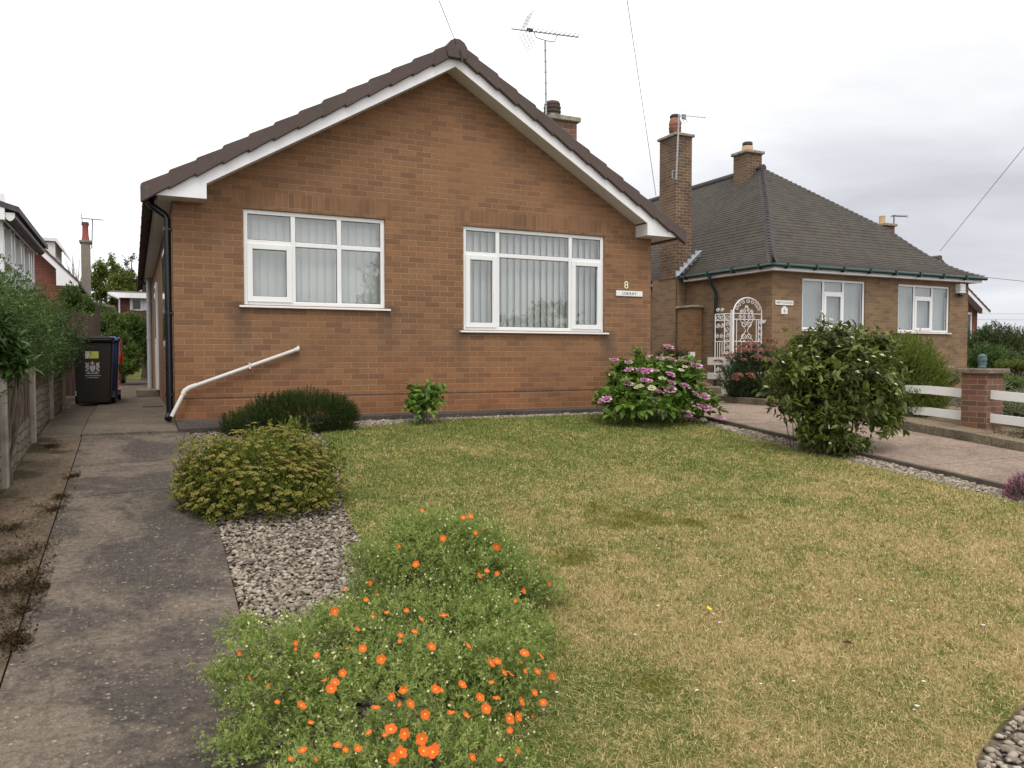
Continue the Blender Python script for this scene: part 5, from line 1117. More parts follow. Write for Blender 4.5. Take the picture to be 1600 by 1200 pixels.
def rose_flower(r, m, eye, name='flower', cup=.25, petals=5):
    V, F, T = [], [], []
    for k in range(petals):
        a = 2*pi*k/petals; base = len(V); V.append((0, 0, 0)); T.append(.75); n = 7; tb = random.uniform(.0, .6)
        for i in range(n):
            q = -1+2*i/(n-1); ang = a+q*.66; rr = r*(.98-.22*abs(q)**2.2+.05*(i == 3)*-1); V.append((rr*math.cos(ang), rr*math.sin(ang), cup*r*(1-.5*abs(q))+.0006*k)); T.append(tb)
        for i in range(n-1): F.append((base, base+1+i, base+2+i))
    f = npmesh(name, V, F, m, None, tint=T, origin=(0, 0, 0)); me = f.data
    V2 = [(0, 0, .004)]+[(r*.2*math.cos(2*pi*i/8), r*.2*math.sin(2*pi*i/8), .0025) for i in range(8)]; F2 = [(0, 1+i, 1+(i+1) % 8) for i in range(8)]
    n0 = len(V); bm = bmesh.new(); bm.from_mesh(me); vs = [bm.verts.new(v) for v in V2]; me.materials.append(eye)
    for q in F2: fc = bm.faces.new([vs[i] for i in q]); fc.material_index = 1
    bm.to_mesh(me); bm.free(); return f
zo = [(940,68),(1140,90),(1110,95),(1160,160),(1195,145),(1025,183),(845,215),(1250,215),(915,290),(1207,317),(1250,325),(1175,350),(1480,377),(1358,395),(722,362),(610,412),(747,434),(700,455),(1330,452),(560,500),(785,515),(870,500),(725,532),(928,543),(1025,530),(658,585),(840,612),(838,636),(900,597),(382,632),(382,655),(165,673),(618,668),(490,695),(682,668),(760,712),(970,660),(1124,655),(1365,670),(1425,680),(1352,705),(1215,725),(1245,720),(1368,740),(1415,745),(1490,775),(1270,765),(1297,770),(1220,805),(200,770),(290,823),(525,803),(565,810),(597,770),(550,835),(805,865),(853,840),(985,835),(1010,837),(1097,815),(1170,868),(1240,870),(1405,830),(1340,880),(1440,872),(325,890),(425,905),(738,930),(840,915),(878,895),(945,955),(1055,952),(1117,960),(1195,912),(1290,950),(1387,935),(1325,940),(1452,965),(465,975),(710,1033),(775,1045),(800,1020),(860,1037),(930,1057),(1300,1020),(430,1110),(378,1145),(575,1088),(608,1105),(660,1100),(480,1145),(813,1137),(840,1115),(935,1108),(985,1090),(975,1112),(1138,1130),(1255,1140),(1330,1100)]
def lift(sp, d=.03): return [(p+nn*d, nn) for p, nn in sp]
spots = lift([hit(POT, 320+x/2.7586, 780+y/2.7586, 1.06) for x, y in zo[:99]], .022)
fl = rose_flower(.0170, PETAL, YEL); place_flowers(fl, pp, spots, .5, 1.3, wob=.6)
BUD = M('cream_bud', flat_fn((.62, .55, .30), .7, .15, 30)); b = MB(); P, O = surf(POT, 620, .12, .1)
for p, o_ in zip(P, O): q = p+o_*.02; r = random.uniform(.003, .006); b.add([q+(r, 0, 0), q+(-r, 0, 0), q+(0, r, 0), q+(0, -r, 0), q+(0, 0, r*1.4), q-(0, 0, r)], [(0, 2, 4), (2, 1, 4), (1, 3, 4), (3, 0, 4), (2, 0, 5), (1, 2, 5), (3, 1, 5), (0, 3, 5)])
tag(b.build('flower_bud', BUD, pp), kind='stuff')
# ---- golden spirea by the drive
SPI = [ell(400, 745, 6.25, 115, 70, .9), ell(340, 755, 6.2, 60, 55), ell(470, 760, 6.2, 62, 62), ell(420, 775, 5.9, 105, 50, .6), ell(430, 715, 6.5, 80, 40)]
root = gpt(410, 800); sp = plant('spirea_bush', 'low golden brown spirea bush covered in faded flower heads beside the driveway', 'shrub', root)
SL_ = leaf_mat('spirea_leaf', [(0, (.07, .095, .02)), (.5, (.15, .18, .03)), (.85, (.25, .26, .045)), (1, (.34, .32, .06))], .28, .6, .2)
V, F, T = merge(shoots(SPI, 3200, 14, .15, .034, .014, DIA, (.5, 1.3), 1, .7, .55, shell=.4, lump=.16), shoots([ell(455, 668, 6.6, 38, 14), ell(500, 715, 6.4, 40, 22), ell(330, 820, 5.7, 18, 14), ell(465, 825, 5.6, 16, 12)], 110, 16, .16, .04, .016, DIA, (.4, 1.1), .4, 1.2, .4, shell=.9, tmix=.2))
npmesh('foliage', V, F, SL_, sp, tint=T); stems(sp, root, SPI, 60, .005, spread=.12)
HEAD = leaf_mat('faded_flower_head', [(0, (.14, .105, .03)), (.4, (.19, .165, .036)), (.8, (.21, .205, .045)), (1, (.22, .125, .075))], .1, .9, .1)
def corymb(r, n, name, m, dome=.35, s=.011, parent=None):
    V, F, T = [], [], []
    for k in range(n):
        a = k*2.4; rr = r*math.sqrt((k+.5)/n); z = dome*r*(1-(rr/r)**2); ss = s*random.uniform(.7, 1.2); b0 = len(V)
        t = [random.uniform(-.5, .5) for _ in range(2)]
        for j in range(5): q = 2*pi*j/5; V.append((rr*math.cos(a)+ss*math.cos(q), rr*math.sin(a)+ss*math.sin(q), z+ss*(t[0]*math.cos(q)+t[1]*math.sin(q))))
        V.append((rr*math.cos(a), rr*math.sin(a), z+ss*.8)); tt = random.random(); T += [tt]*6
        F += [(b0+j, b0+(j+1) % 5, b0+5) for j in range(5)]
    return npmesh(name, V, F, m, parent, tint=T, origin=(0, 0, 0) if parent is None else None)
P, O = surf(SPI, 820, .2, .16); od = np.argsort([np.linalg.norm(p-CAM) for p in P]); P, O = P[od], O[od]
hd = corymb(.022, 10, 'flower_head', HEAD, s=.0085); place_flowers(hd, sp, lift(list(zip(P[:96], O[:96])), .03), .7, 1.25, (0, 0, 1.3), .15)
T0 = np.array([v.co[:] for v in hd.data.vertices]); F0 = np.array([p.vertices[:] for p in hd.data.polygons]); t0 = np.array([a.value for a in hd.data.attributes['tint'].data]); Vs, Fs, Ts = [], [], []
for k, (p, o_) in enumerate(zip(P[96:], O[96:])):
    a = rng.uniform(0, 6.28); s = rng.uniform(.7, 1.3); R = np.array([[math.cos(a), -math.sin(a), 0], [math.sin(a), math.cos(a), 0], [0, 0, 1]]); W_ = (T0@R.T)*s; W_[:, 2] += -.4*(W_[:, :2]@o_[:2]); Vs.append(W_+p+o_*.03); Fs.append(F0+k*len(T0)); Ts.append(np.clip(t0+rng.uniform(-.2, .2)+.12*(p[0]-1.0), 0, 1))
tag(npmesh('flower_head', np.concatenate(Vs), np.concatenate(Fs), HEAD, sp, tint=np.concatenate(Ts)), kind='stuff')
# ---- dark heather mound against the wall
HEA = [ell(480, 648, 9.35, 82, 42, .6), ell(410, 660, 9.3, 66, 28, .6), ell(520, 652, 9.3, 42, 36, .7), ell(445, 640, 9.45, 60, 30, .5)]
root = gpt(460, 676); hp = plant('heather_mound', 'dense dark green heather mound against the foot of the brick wall', 'shrub', root)
HL = leaf_mat('heather_needle', [(0, (.022, .042, .012)), (.6, (.046, .075, .019)), (1, (.09, .11, .03))], .12, .7, .15)
V, F, T = shoots(HEA, 6500, 16, .10, .024, .007, DIA, (.3, 1.0), 1, .8, .3, shell=.4, lump=.05, zmin=.0, down=-1); npmesh('foliage', V, F, HL, hp, tint=T); stems(hp, root, HEA, 30, .005)
# ---- hydrangeas
HYL = leaf_mat('hydrangea_leaf', [(0, (.065, .13, .02)), (.5, (.135, .235, .036)), (.9, (.215, .32, .06)), (1, (.3, .32, .09))], .3, .42, .35)
HS = [ell(665, 628, 9.5, 28, 26, .9), ell(655, 642, 9.4, 24, 18), ell(682, 612, 9.55, 18, 16), ell(645, 612, 9.55, 12, 12)]
root = gpt(667, 662); p_ = plant('young_hydrangea', 'small leafy green plant without flowers standing against the brick wall', 'plant', root)
V, F, T = shoots(HS, 75, 6, .1, .125, .075, OVL, (.9, 1.5), 1, .6, .35, shell=.6, flatness=.8, zmin=.06); npmesh('foliage', V, F, HYL, p_, tint=T); stems(p_, root, HS, 12, .006, GSTEM)
HYD = [ell(1020, 612, 8.9, 78, 48, .8), ell(970, 628, 8.8, 38, 32), ell(1075, 630, 8.8, 42, 30), ell(1010, 635, 8.6, 70, 26, .6), ell(1045, 588, 9.0, 55, 34), ell(985, 590, 9.0, 30, 30)]
root = gpt(1025, 655); hy = plant('lacecap_hydrangea', 'large green hydrangea with pink lacecap flowers at the right corner of the house', 'shrub', root)
V, F, T = merge(shoots(HYD, 520, 7, .12, .145, .085, OVL, (.8, 1.5), 1, .7, .35, shell=.4, flatness=.75, zmin=.05), shoots([ell(998, 556, 9.1, 12, 14)], 10, 6, .1, .11, .06, OVL, (.7, 1.3), .6, 1, .3, shell=.9)); npmesh('foliage', V, F, HYL, hy, tint=T); stems(hy, root, HYD, 40, .007, GSTEM, spread=.12)
PINK = leaf_mat('lacecap_pink', [(0, (.40, .10, .25)), (.5, (.56, .20, .39)), (.85, (.68, .38, .54)), (1, (.78, .66, .66))], .25, .6, .2); CRM = leaf_mat('lacecap_cream', [(0, (.45, .45, .22)), (1, (.68, .64, .42))], .2, .7, .2)
def lacecap(name, m, r=.075):
    V, F, T = [], [], []
    def disc(x, y, z, s, t, n=4):
        b0 = len(V); V.append((x, y, z+.002)); T.append(t)
        for j in range(2*n): q = pi*j/n; rr = s*(1 if j % 2 == 0 else .55); V.append((x+rr*math.cos(q), y+rr*math.sin(q), z+random.uniform(-.3, .3)*s)); T.append(t)
        F.extend([(b0, b0+1+j, b0+1+(j+1) % (2*n)) for j in range(2*n)])
    for k in range(34): a = k*2.4; rr = r*.68*math.sqrt(k/34); disc(rr*math.cos(a), rr*math.sin(a), .012+.012*random.random(), .0095, random.uniform(0, .45))
    for k in range(10): a = 2*pi*k/10+random.uniform(-.2, .2); disc(r*random.uniform(.8, 1.05)*math.cos(a), r*random.uniform(.8, 1.05)*math.sin(a), .006, .026, random.uniform(.45, 1))
    return npmesh(name, V, F, m, None, tint=T, origin=(0, 0, 0))
zk = [(300,172),(390,185),(625,95),(505,155),(580,163),(640,168),(715,178),(750,190),(785,205),(395,230),(470,232),(500,238),(545,235),(635,255),(485,288),(510,292),(385,315),(640,300),(630,340),(570,362),(720,320),(775,360),(830,383),(850,318),(860,440),(830,440),(720,465),(745,485),(915,505),(930,520),(235,405),(265,398)]
zw = [(440,330),(525,332),(300,248),(370,285),(630,215),(695,232),(460,322),(720,210),(830,505),(585,280)]
lc = lacecap('flower_head', PINK, .072); place_flowers(lc, hy, lift([hit(HYD, 880+x/3.81, 520+y/3.81, 1.04) for x, y in zk], .03), .6, 1.15, (0, -.2, 1.6), .3)
lc = lacecap('flower_head', CRM, .036); place_flowers(lc, hy, lift([hit(HYD, 880+x/3.81, 520+y/3.81, 1.02) for x, y in zw], .03), .7, 1.1, (0, -.2, 1.5), .2)
# ---- viburnum
VIB = [ell(1300, 595, 6.6, 92, 62, .85), ell(1245, 595, 6.6, 46, 52), ell(1370, 605, 6.5, 44, 62), ell(1300, 545, 6.7, 66, 36), ell(1350, 550, 6.7, 44, 36), ell(1302, 640, 6.4, 72, 36, .7), ell(1378, 652, 6.4, 34, 32)]
VLO = [ell(1268, 668, 6.4, 26, 26), ell(1300, 686, 6.35, 48, 26), ell(1345, 694, 6.3, 18, 14)]; VTOP = [ell(1283, 505, 6.7, 12, 16), ell(1305, 525, 6.7, 30, 16), ell(1215, 555, 6.6, 16, 12), ell(1205, 590, 6.6, 14, 16)]
root = gpt(1303, 713); vb = plant('viburnum_bush', 'large dark leafed bush with scattered white flowers standing at the edge of the lawn', 'shrub', root)
VL = leaf_mat('viburnum_leaf', [(0, (.035, .022, .012)), (.22, (.055, .06, .016)), (.5, (.105, .14, .026)), (.85, (.185, .22, .045)), (1, (.30, .27, .07))], .3, .42, .35)
V, F, T = merge(shoots(VIB, 1050, 8, .16, .125, .056, OVL, (.9, 1.6), 1, .3, .35, shell=.5, lump=.3, flatness=.85, down=-.75, tmix=.65), shoots(VLO, 340, 7, .12, .09, .042, OVL, (.8, 1.5), 1, .4, .4, shell=.8, flatness=.8, down=-1), shoots(VTOP, 46, 7, .12, .085, .036, OVL, (.7, 1.4), .6, .7, .3, shell=.95, flatness=.8))
npmesh('foliage', V, F, VL, vb, tint=T); stems(vb, root, VLO+VIB[:1]+VIB[3:5], 30, .011, STEM, spread=.06, frac=.35); stems(vb, root, VTOP, 10, .006, BARK)
WHF = leaf_mat('white_petal', [(0, (.6, .6, .42)), (1, (.8, .8, .68))], .2, .6, .2)
zv = [(1283, 490), (1297, 503), (1308, 508), (1320, 512), (1232, 553), (1340, 565), (1352, 568), (1375, 558), (1362, 560), (1392, 585), (1405, 568), (1384, 582), (1337, 582), (1398, 615), (1404, 678), (1297, 692), (1195, 608), (1222, 563), (1395, 600), (1368, 584), (1268, 520), (1280, 505), (1330, 530), (1350, 545), (1250, 545), (1310, 545), (1390, 560), (1275, 560)]
wf = corymb(.022, 7, 'flower_head', WHF, .25, .009); place_flowers(wf, vb, lift([hit(VIB+VTOP+VLO, x, y, 1.05) for x, y in zv], .03), .6, 1.2, (0, -.3, 1.3), .25)
# ---- feathery green shrub behind it
GB = [ell(1412, 592, 8.4, 68, 62, .9), ell(1445, 612, 8.3, 36, 44), ell(1420, 625, 8.2, 60, 34, .9), ell(1375, 560, 8.7, 45, 36), ell(1440, 600, 8.5, 36, 55), ell(1415, 555, 8.7, 45, 34)]; GSP = [ell(1400, 530, 8.7, 70, 14), ell(1470, 575, 8.5, 16, 40), ell(1350, 540, 8.8, 30, 16)]
root = gpt(1410, 655, .09); gb = plant('feathery_shrub', 'bushy yellow green shrub in the bed behind the dark leafed bush', 'shrub', root)
GL = leaf_mat('feathery_leaf', [(0, (.06, .09, .018)), (.5, (.135, .172, .032)), (.9, (.23, .26, .05)), (1, (.32, .32, .08))], .35, .6, .2)
V, F, T = merge(shoots(GB, 5200, 14, .2, .05, .015, DIA, (.3, .9), 1, .8, .35, shell=.45, lump=.08, zmin=.1, down=-1), shoots(GSP, 130, 12, .26, .05, .010, DIA, (.2, .7), .5, 1.2, .4, shell=.95)); npmesh('foliage', V, F, GL, gb, tint=T); stems(gb, root, GB, 16, .008)
# ---- russet flowered shrub by the gate
SE = [ell(1180, 588, 11.0, 50, 36, .9), ell(1150, 592, 11.0, 30, 30), ell(1215, 590, 11.0, 34, 36), ell(1185, 562, 11.1, 46, 24), ell(1180, 604, 10.9, 50, 20, .7)]
root = gpt(1180, 622, .09); se = plant('spirea_shrub', 'dark green shrub with rusty red flower heads in front of the wrought iron gate', 'shrub', root)
SEL = leaf_mat('dark_narrow_leaf', [(0, (.018, .035, .014)), (.6, (.04, .07, .024)), (1, (.09, .11, .05))], .2, .55, .25)
V, F, T = shoots(SE, 2300, 12, .18, .06, .015, DIA, (.5, 1.2), 1, .8, .35, shell=.45, zmin=.1, down=-1); npmesh('foliage', V, F, SEL, se, tint=T); stems(se, root, SE, 16, .006)
RUS = leaf_mat('rust_flower', [(0, (.10, .03, .024)), (.5, (.17, .058, .045)), (1, (.25, .11, .085))], .1, .9, .1)
zr_ = [(660,540),(720,500),(690,560),(740,530),(790,610),(815,605),(830,500),(890,510),(860,490),(890,640),(910,650),(660,715),(645,730),(700,625),(730,560),(640,590),(600,590),(940,540),(780,520),(705,520),(850,620),(560,600),(520,640),(730,720),(800,560),(870,560)]
rh = corymb(.085, 26, 'flower_head', RUS, .3, .02); place_flowers(rh, se, lift([hit(SE, 1000+x/4.287, 420+y/4.287, 1.05) for x, y in zr_], .05), .7, 1.2, (0, -.2, 1.4), .2)
DR = [ell(1048, 562, 13.2, 27, 20), ell(1030, 575, 13.0, 20, 26), ell(1068, 572, 13.2, 22, 24)]; root = gpt(1045, 612); p_ = plant('dark_red_shrub', 'low dark red shrub seen over the hydrangea against the buff brick wall', 'shrub', root)
DRL = leaf_mat('dark_red_leaf', [(0, (.03, .016, .014)), (.5, (.07, .028, .03)), (.85, (.05, .06, .025)), (1, (.25, .2, .2))], .2, .6, .2); V, F, T = shoots(DR, 420, 9, .18, .07, .03, DIA, (.5, 1.3), 1, .7, .4, shell=.5, zmin=.02); npmesh('foliage', V, F, DRL, p_, tint=T); stems(p_, root, DR, 14, .008)
# ---- pink heather bottom right
PH = [ell(1602, 772, 4.25, 36, 22, .9), ell(1612, 758, 4.35, 34, 20)]; root = gpt(1604, 792); p_ = plant('pink_heather', 'small tuft of pink flowering heather at the right edge by the kerb', 'plant', root)
PHL = leaf_mat('heather_leaf', [(0, (.02, .035, .016)), (1, (.06, .075, .03))], .15, .7, .2); PHF = leaf_mat('heather_flower', [(0, (.25, .05, .14)), (1, (.5, .17, .32))], .2, .7, .1)
V, F, T = shoots(PH, 900, 14, .10, .014, .005, DIA, (.3, 1), 1, .9, .35, shell=.5); npmesh('foliage', V, F, PHL, p_, tint=T)
V, F, T = shoots(PH, 420, 16, .07, .010, .007, DIA, (.4, 1.2), .8, 1.2, .4, shell=.2, down=.0); npmesh('flower_spike', V, F, PHF, p_, tint=T)
# ---- left hedge and laurel over the fence
PRV = leaf_mat('privet_leaf', [(0, (.03, .065, .016)), (.5, (.068, .125, .026)), (.85, (.12, .185, .045)), (1, (.2, .25, .08))], .32, .4, .35)
def box_ells(x, ys, z, rx, ry, rz): return [(np.array((x+rng.normal(0, .05), y, z+rng.normal(0, .05))), np.array((rx, ry, rz))*rng.uniform(.9, 1.1)) for y in ys]
HG = box_ells(-1.36, np.arange(6.9, 13.2, .55), 1.52, .46, .55, .58)+box_ells(-1.3, np.arange(7.2, 13.4, .7), 1.9, .46, .6, .45)+box_ells(-1.16, np.arange(9.6, 13.3, .6), 1.62, .44, .5, .55)+box_ells(-1.1, (12.4, 13.1), 1.75, .42, .5, .5)
p_ = plant('privet_hedge', 'tall dark green privet hedge hanging over the boundary fence', 'hedge', (-1.45, 10, .7))
V, F, T = shoots(HG, 9500, 11, .17, .038, .019, DIA, (.5, 1.3), 1, .6, .45, shell=.4, lump=.12, zmin=.62, down=-.8); npmesh('foliage', V, F, PRV, p_, tint=T)
b = MB()
for y in np.arange(7, 13.2, .5): b.tube([(-1.5, y, .5), (-1.45+random.uniform(-.1, .1), y+random.uniform(-.1, .1), 1.2), (-1.35+random.uniform(-.1, .1), y+random.uniform(-.2, .2), 1.9)], [.025, .018, .008], 6)
b.build('stem', BARK, p_)
LAU = [ell(8, 565, 7.4, 36, 28, .9), ell(-25, 530, 7.4, 46, 46)]
root = np.array((-1.3, 7.7, .5)); p_ = plant('rhododendron', 'bush with long glossy leaves leaning over the fence at the left edge', 'shrub', root)
LAL = leaf_mat('rhododendron_leaf', [(0, (.022, .055, .012)), (.5, (.05, .10, .02)), (1, (.10, .165, .04))], .25, .32, .5)
V, F, T = shoots(LAU, 150, 10, .08, .15, .035, OVL, (.8, 1.5), 1, .5, .35, shell=.5, flatness=.6, zmin=.5, down=-.8); npmesh('foliage', V, F, LAL, p_, tint=T); stems(p_, root, LAU, 24, .012, BARK)
# ---- end of the garden
def bush(name, label, ells, root, n, leaf, ll, lw, m=10, L=.3, grp=None, cat='shrub', tm=DIA, shell=.5, nst=16, zmin=.02, lump=.15, down=-1):
    p = plant(name, label, cat, root, grp); V, F, T = shoots(ells, n, m, L, ll, lw, tm, (.5, 1.3), 1, .6, .45, shell=shell, zmin=zmin, lump=lump, down=down); npmesh('foliage', V, F, leaf, p, tint=T); stems(p, root, ells, nst, .02, BARK); return p
MID = leaf_mat('mid_green_leaf', [(0, (.045, .08, .02)), (.5, (.10, .165, .035)), (.9, (.175, .25, .06)), (1, (.27, .31, .1))], .28, .5, .3)
YG = leaf_mat('yellow_green_leaf', [(0, (.06, .085, .014)), (.5, (.12, .16, .025)), (1, (.22, .25, .05))], .3, .5, .3)
DKG = leaf_mat('conifer_green', [(0, (.018, .035, .014)), (.6, (.04, .07, .024)), (1, (.08, .11, .04))], .15, .6, .2)
bush('garden_shrub', 'broad mid green shrub beside the back lawn beyond the wheelie bins', [ell(182, 545, 24, 32, 32), ell(200, 560, 23.5, 22, 22), ell(170, 510, 24.5, 30, 26), ell(205, 515, 25, 24, 28), ell(195, 572, 23, 20, 12)], gpt(190, 590), 2600, MID, .085, .042, 11)
bush('garden_shrub', 'upright green shrub against the grey pipe and far board fence', [ell(222, 520, 28, 14, 26), ell(228, 545, 28, 10, 18)], (pt(222, 540, Y=28)[0], 28, .8), 700, MID, .09, .045)
bush('garden_shrub', 'tangled dark shrub behind the close boarded panel', [ell(152, 490, 27, 16, 16), ell(130, 485, 26, 22, 24), ell(112, 470, 22, 20, 26)], (pt(140, 500, Y=26)[0], 26, .7), 1100, PRV, .09, .04)
bush('flowering_shrub', 'small plant with cream and yellow flowers over the close boarded panel', [ell(143, 505, 18.6, 9, 7), ell(135, 497, 18.8, 12, 7)], (pt(140, 520, Y=18.6)[0], 18.6, .7), 260, leaf_mat('cream_leaf', [(0, (.05, .08, .02)), (.5, (.12, .16, .03)), (.75, (.4, .38, .1)), (1, (.6, .55, .42))], .25, .5, .3), .045, .025)
def tree(name, label, px, py_top, py_bot, Y, halfw, leaf, n, conical=True, grp='trees beyond the back garden'):
    x = pt(px, 500, Y=Y)[0]; g_ = float(gz(x, Y)); zt, zb_ = pt(px, py_top, Y=Y)[2], max(pt(px, py_bot, Y=Y)[2], g_+.3); s = depth(pt(px, 450, Y=Y))/FPX; R = halfw*s; es = []
    for k in range(9):
        u = k/8; r = R*((1-u)*.95+.12 if conical else math.sqrt(max(.05, 1-(2*u-1)**2))); z = zb_+(zt-zb_)*u
        es += [(np.array((x+rng.normal(0, .25*R), Y+rng.normal(0, .2*R), z)), np.array((r*.75, r*.75, (zt-zb_)/9)))]
    t = plant(name, label, 'tree', (x, Y, g_), grp); V, F, T = shoots(es, n, 10, .55, .20, .08, DIA, (.4, 1.2), 1, .5, .6, shell=.7, lump=.25, down=-.9); npmesh('crown', V, F, leaf, t, tint=T)
    b = MB(); b.tube([(x, Y, g_-.1), (x, Y, g_+(zt-g_)*.5), (x, Y, zt-.2)], [R*.12+.05, R*.08+.03, .02], 7); b.build('trunk', BARK, t)
tree('bushy_tree', 'small yellow green tree left of the far conifer', 158, 412, 470, 50, 22, YG, 600, False)
tree('bushy_tree', 'tallest yellow green pointed tree above the far bungalow roof', 180, 402, 475, 52, 24, YG, 700)
tree('conifer', 'dark tree right of the pointed one, half hidden by the near gutter', 207, 400, 475, 56, 26, DKG, 700)
tree('bushy_tree', 'low bright green crown in front of the dark far tree', 196, 424, 470, 48, 24, YG, 500, False)
x0_ = pt(116, 420, Y=40)[0]; b = MB(); tt = thing('bare_tree', 'leafless twiggy tree between the white dormer and the slender chimney', 'tree', (x0_, 41, .7))
b.tube([(x0_, 41, .7), (x0_, 41, 4.5)], [.1, .05], 6)
for k in range(26): q = np.array((x0_+rng.normal(0, .12), 41, rng.uniform(3.8, 4.8))); e = q+np.array((rng.normal(0, .35), rng.normal(0, .3), rng.uniform(.8, 1.7))); b.tube([q, (q+e)/2+(0, 0, .1), e], [.02, .012, .005], 4)
b.build('trunk', BARK, tt)
# ---- trees across the road, mirrored in the front windows
for nm_, lb_, x_, y_, h_, r_ in (('street_tree', 'tree across the road, mirrored in the right panes of the left window', 10.6, -15, 7.2, 1.7), ('street_tree', 'narrow tree across the road, mirrored in the left panes of the left window', 4.1, -15, 7.0, .55), ('street_tree', 'low spreading tree across the road, mirrored at the foot of the large window', 19.0, -15, 4.4, 2.8)):
    es = [(np.array((x_+rng.normal(0, .2*r_), y_, h_*(.35+.58*k/6))), np.array((r_*(1.0-.11*k), r_, h_*.11))) for k in range(7)]
    t = plant(nm_, lb_, 'tree', (x_, y_, float(gz(x_, y_)))); V, F, T = shoots(es, 520, 10, .5, .22, .10, DIA, (.4, 1.2), 1, .5, .6, shell=.8, lump=.3, down=-1); npmesh('crown', V, F, MID, t, tint=T)
    b = MB(); b.tube([(x_, y_, -1.4), (x_+.05, y_, h_*.4), (x_, y_, h_*.9)], [.16, .11, .03], 8); b.build('trunk', BARK, t)
# ---- planting at the far right
bush('garden_shrub', 'tall shrub with reddish tips beyond the corner of the hipped bungalow', [ell(1555, 535, 18, 38, 30), ell(1535, 540, 18, 22, 30), ell(1575, 545, 18, 22, 26)], gpt(1555, 590), 2200, leaf_mat('red_tip_leaf', [(0, (.022, .04, .014)), (.6, (.055, .085, .024)), (.9, (.10, .115, .035)), (1, (.2, .08, .06))], .25, .5, .3), .09, .04)
bush('garden_shrub', 'rounded dark green shrub directly behind the blue green ornament', [ell(1540, 562, 15.5, 30, 26), ell(1572, 562, 15.5, 18, 18)], gpt(1545, 600), 1800, PRV, .07, .035)
bush('garden_shrub', 'dark shrub touching the right edge above the grey road', [ell(1600, 545, 22, 24, 34), ell(1625, 540, 22, 24, 34)], gpt(1605, 590), 1100, DKG, .10, .05)
bush('low_plant', 'low yellow green spreading plant in front of the dark right hand shrubs', [ell(1580, 570, 14.5, 26, 8), ell(1600, 572, 14.2, 20, 8)], gpt(1590, 600), 700, YG, .06, .03)
bush('low_plant', 'dark green clump between the pier and the grey road', [ell(1575, 597, 11.5, 26, 10), ell(1550, 600, 11, 16, 10)], gpt(1570, 618), 900, MID, .05, .025)
SILV = leaf_mat('variegated_leaf', [(0, (.05, .075, .035)), (.5, (.13, .16, .07)), (.85, (.26, .28, .15)), (1, (.42, .42, .28))], .2, .6, .2)
bush('ground_cover', 'pale variegated ground cover between the two white rails', [(np.array((11.5, 6.0, .70)), np.array((.5, 1.6, .22))), (np.array((11.3, 7.1, .72)), np.array((.4, .5, .16)))], (11.5, 6.2, .55), 2000, SILV, .035, .02, 8, .1, zmin=.05)
bush('ground_cover', 'silvery low plant beyond the top white rail', [(np.array((13.2, 8.0, .78)), np.array((.9, .8, .18)))], (13.2, 8, .6), 900, SILV, .04, .022, 8, .1, zmin=.05)
bush('ground_cover', 'dark green creeping plant below the rail left of the brick pier', [ell(1486, 655, 7.9, 18, 9), ell(1470, 650, 8.1, 14, 8)], gpt(1486, 664, .09), 420, PRV, .035, .02, 8, .08, zmin=.08)
bush('ground_cover', 'olive brown low plant under the bottom rail at the right edge', [(np.array((10.35, 5.6, .47)), np.array((.22, 1.0, .12)))], (10.35, 5.6, .4), 700, leaf_mat('olive_leaf', [(0, (.05, .045, .02)), (1, (.13, .12, .05))], .15, .7, .2), .03, .012, 8, .08, zmin=.09)
bush('low_plant', 'yellow flowered plant at the foot of the hipped bungalow corner', [ell(1480, 590, 11.9, 24, 12), ell(1450, 600, 11.6, 24, 12)], gpt(1480, 610, .09), 700, YG, .05, .02, zmin=.08)
bush('low_plant', 'grey green low plant at the gate step below the russet shrub', [ell(1150, 617, 11.2, 18, 9), ell(1165, 622, 11.0, 12, 6)], gpt(1150, 628, .09), 380, SILV, .03, .014, zmin=.09)
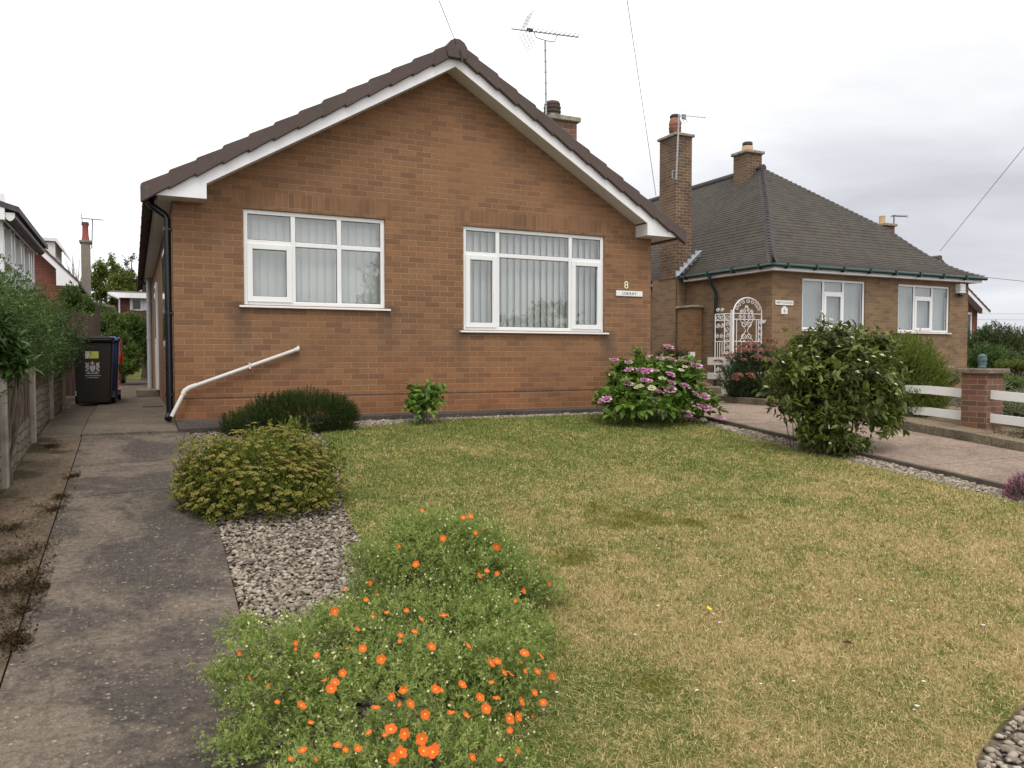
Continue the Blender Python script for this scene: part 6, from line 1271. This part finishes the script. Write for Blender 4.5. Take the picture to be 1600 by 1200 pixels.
b = MB(); q = gpt(1128, 622); b.box(q[0]-.25, q[0]+.6, q[1]+.1, q[1]+.7, .65, .86); tag(b.build('gate_step', KERBM, bevel=.01), 'stone step at the foot of the scrollwork panel', 'step')
# ---- rest of the lawn: a buttercup, daisies, dead leaves
q = gpt(1107, 965, .018); bc = thing('buttercup', 'single yellow flower in the dry lawn', 'flower', q); f = rose_flower(.016, M('buttercup_yellow', flat_fn((.8, .5, .01), .5, .1, 20)), YEL, 'petals', .5); f.parent = bc; f.location = (0, 0, .045); f.rotation_euler = (.5, .2, 0)
b = MB(); b.tube([q, q+(.003, 0, .045)], .0012, 4); b.build('stem', GSTEM, bc)
DAI = leaf_mat('daisy_white', [(0, (.7, .7, .6)), (1, (.8, .8, .75))], .2, .7, .1); P = scatter(LAWN, 150, 6, .6); V, F = [], []
for x, y in P:
    z = float(gz(x, y))+.05; s = random.uniform(.005, .011); b0 = len(V); V += [(x, y, z+.002)]+[(x+s*math.cos(j), y+s*math.sin(j), z) for j in np.linspace(0, 5.5, 7)]; F += [(b0, b0+1+j, b0+1+(j+1) % 7) for j in range(7)]
tag(npmesh('lawn_daisies', V, F, DAI, tint=np.full(len(V), .5)), 'tiny white daisies and pale clover heads scattered through the lawn', 'daisies', kind='stuff')
DED = leaf_mat('dead_leaf', [(0, (.05, .03, .018)), (1, (.16, .09, .04))], .1, .8, .2); Vs = []
for (x, y) in list(scatter(LAWN, 40, 6, .6))+[(.3, 4.9), (.36, 4.7), (.42, 5.1), (.1, 4.2), (.4, 5.3), (.43, 4.5), (.47, 5.4), (.25, 5.0)]:
    z = float(gz(x, y))+.045; a = random.uniform(0, 6); s = random.uniform(.012, .03); Vs += [(x+s*math.cos(a), y+s*math.sin(a), z), (x-s*.4*math.sin(a), y+s*.4*math.cos(a), z+.012), (x-s*math.cos(a), y-s*math.sin(a), z), (x+s*.4*math.sin(a), y-s*.4*math.cos(a), z+.008)]
n = len(Vs)//4; tag(npmesh('dead_leaves', Vs, np.arange(4*n).reshape(n, 4), DED, tint=np.repeat(rng.random(n), 4)), 'a few curled brown dead leaves on the lawn and drive', 'leaves', kind='stuff')
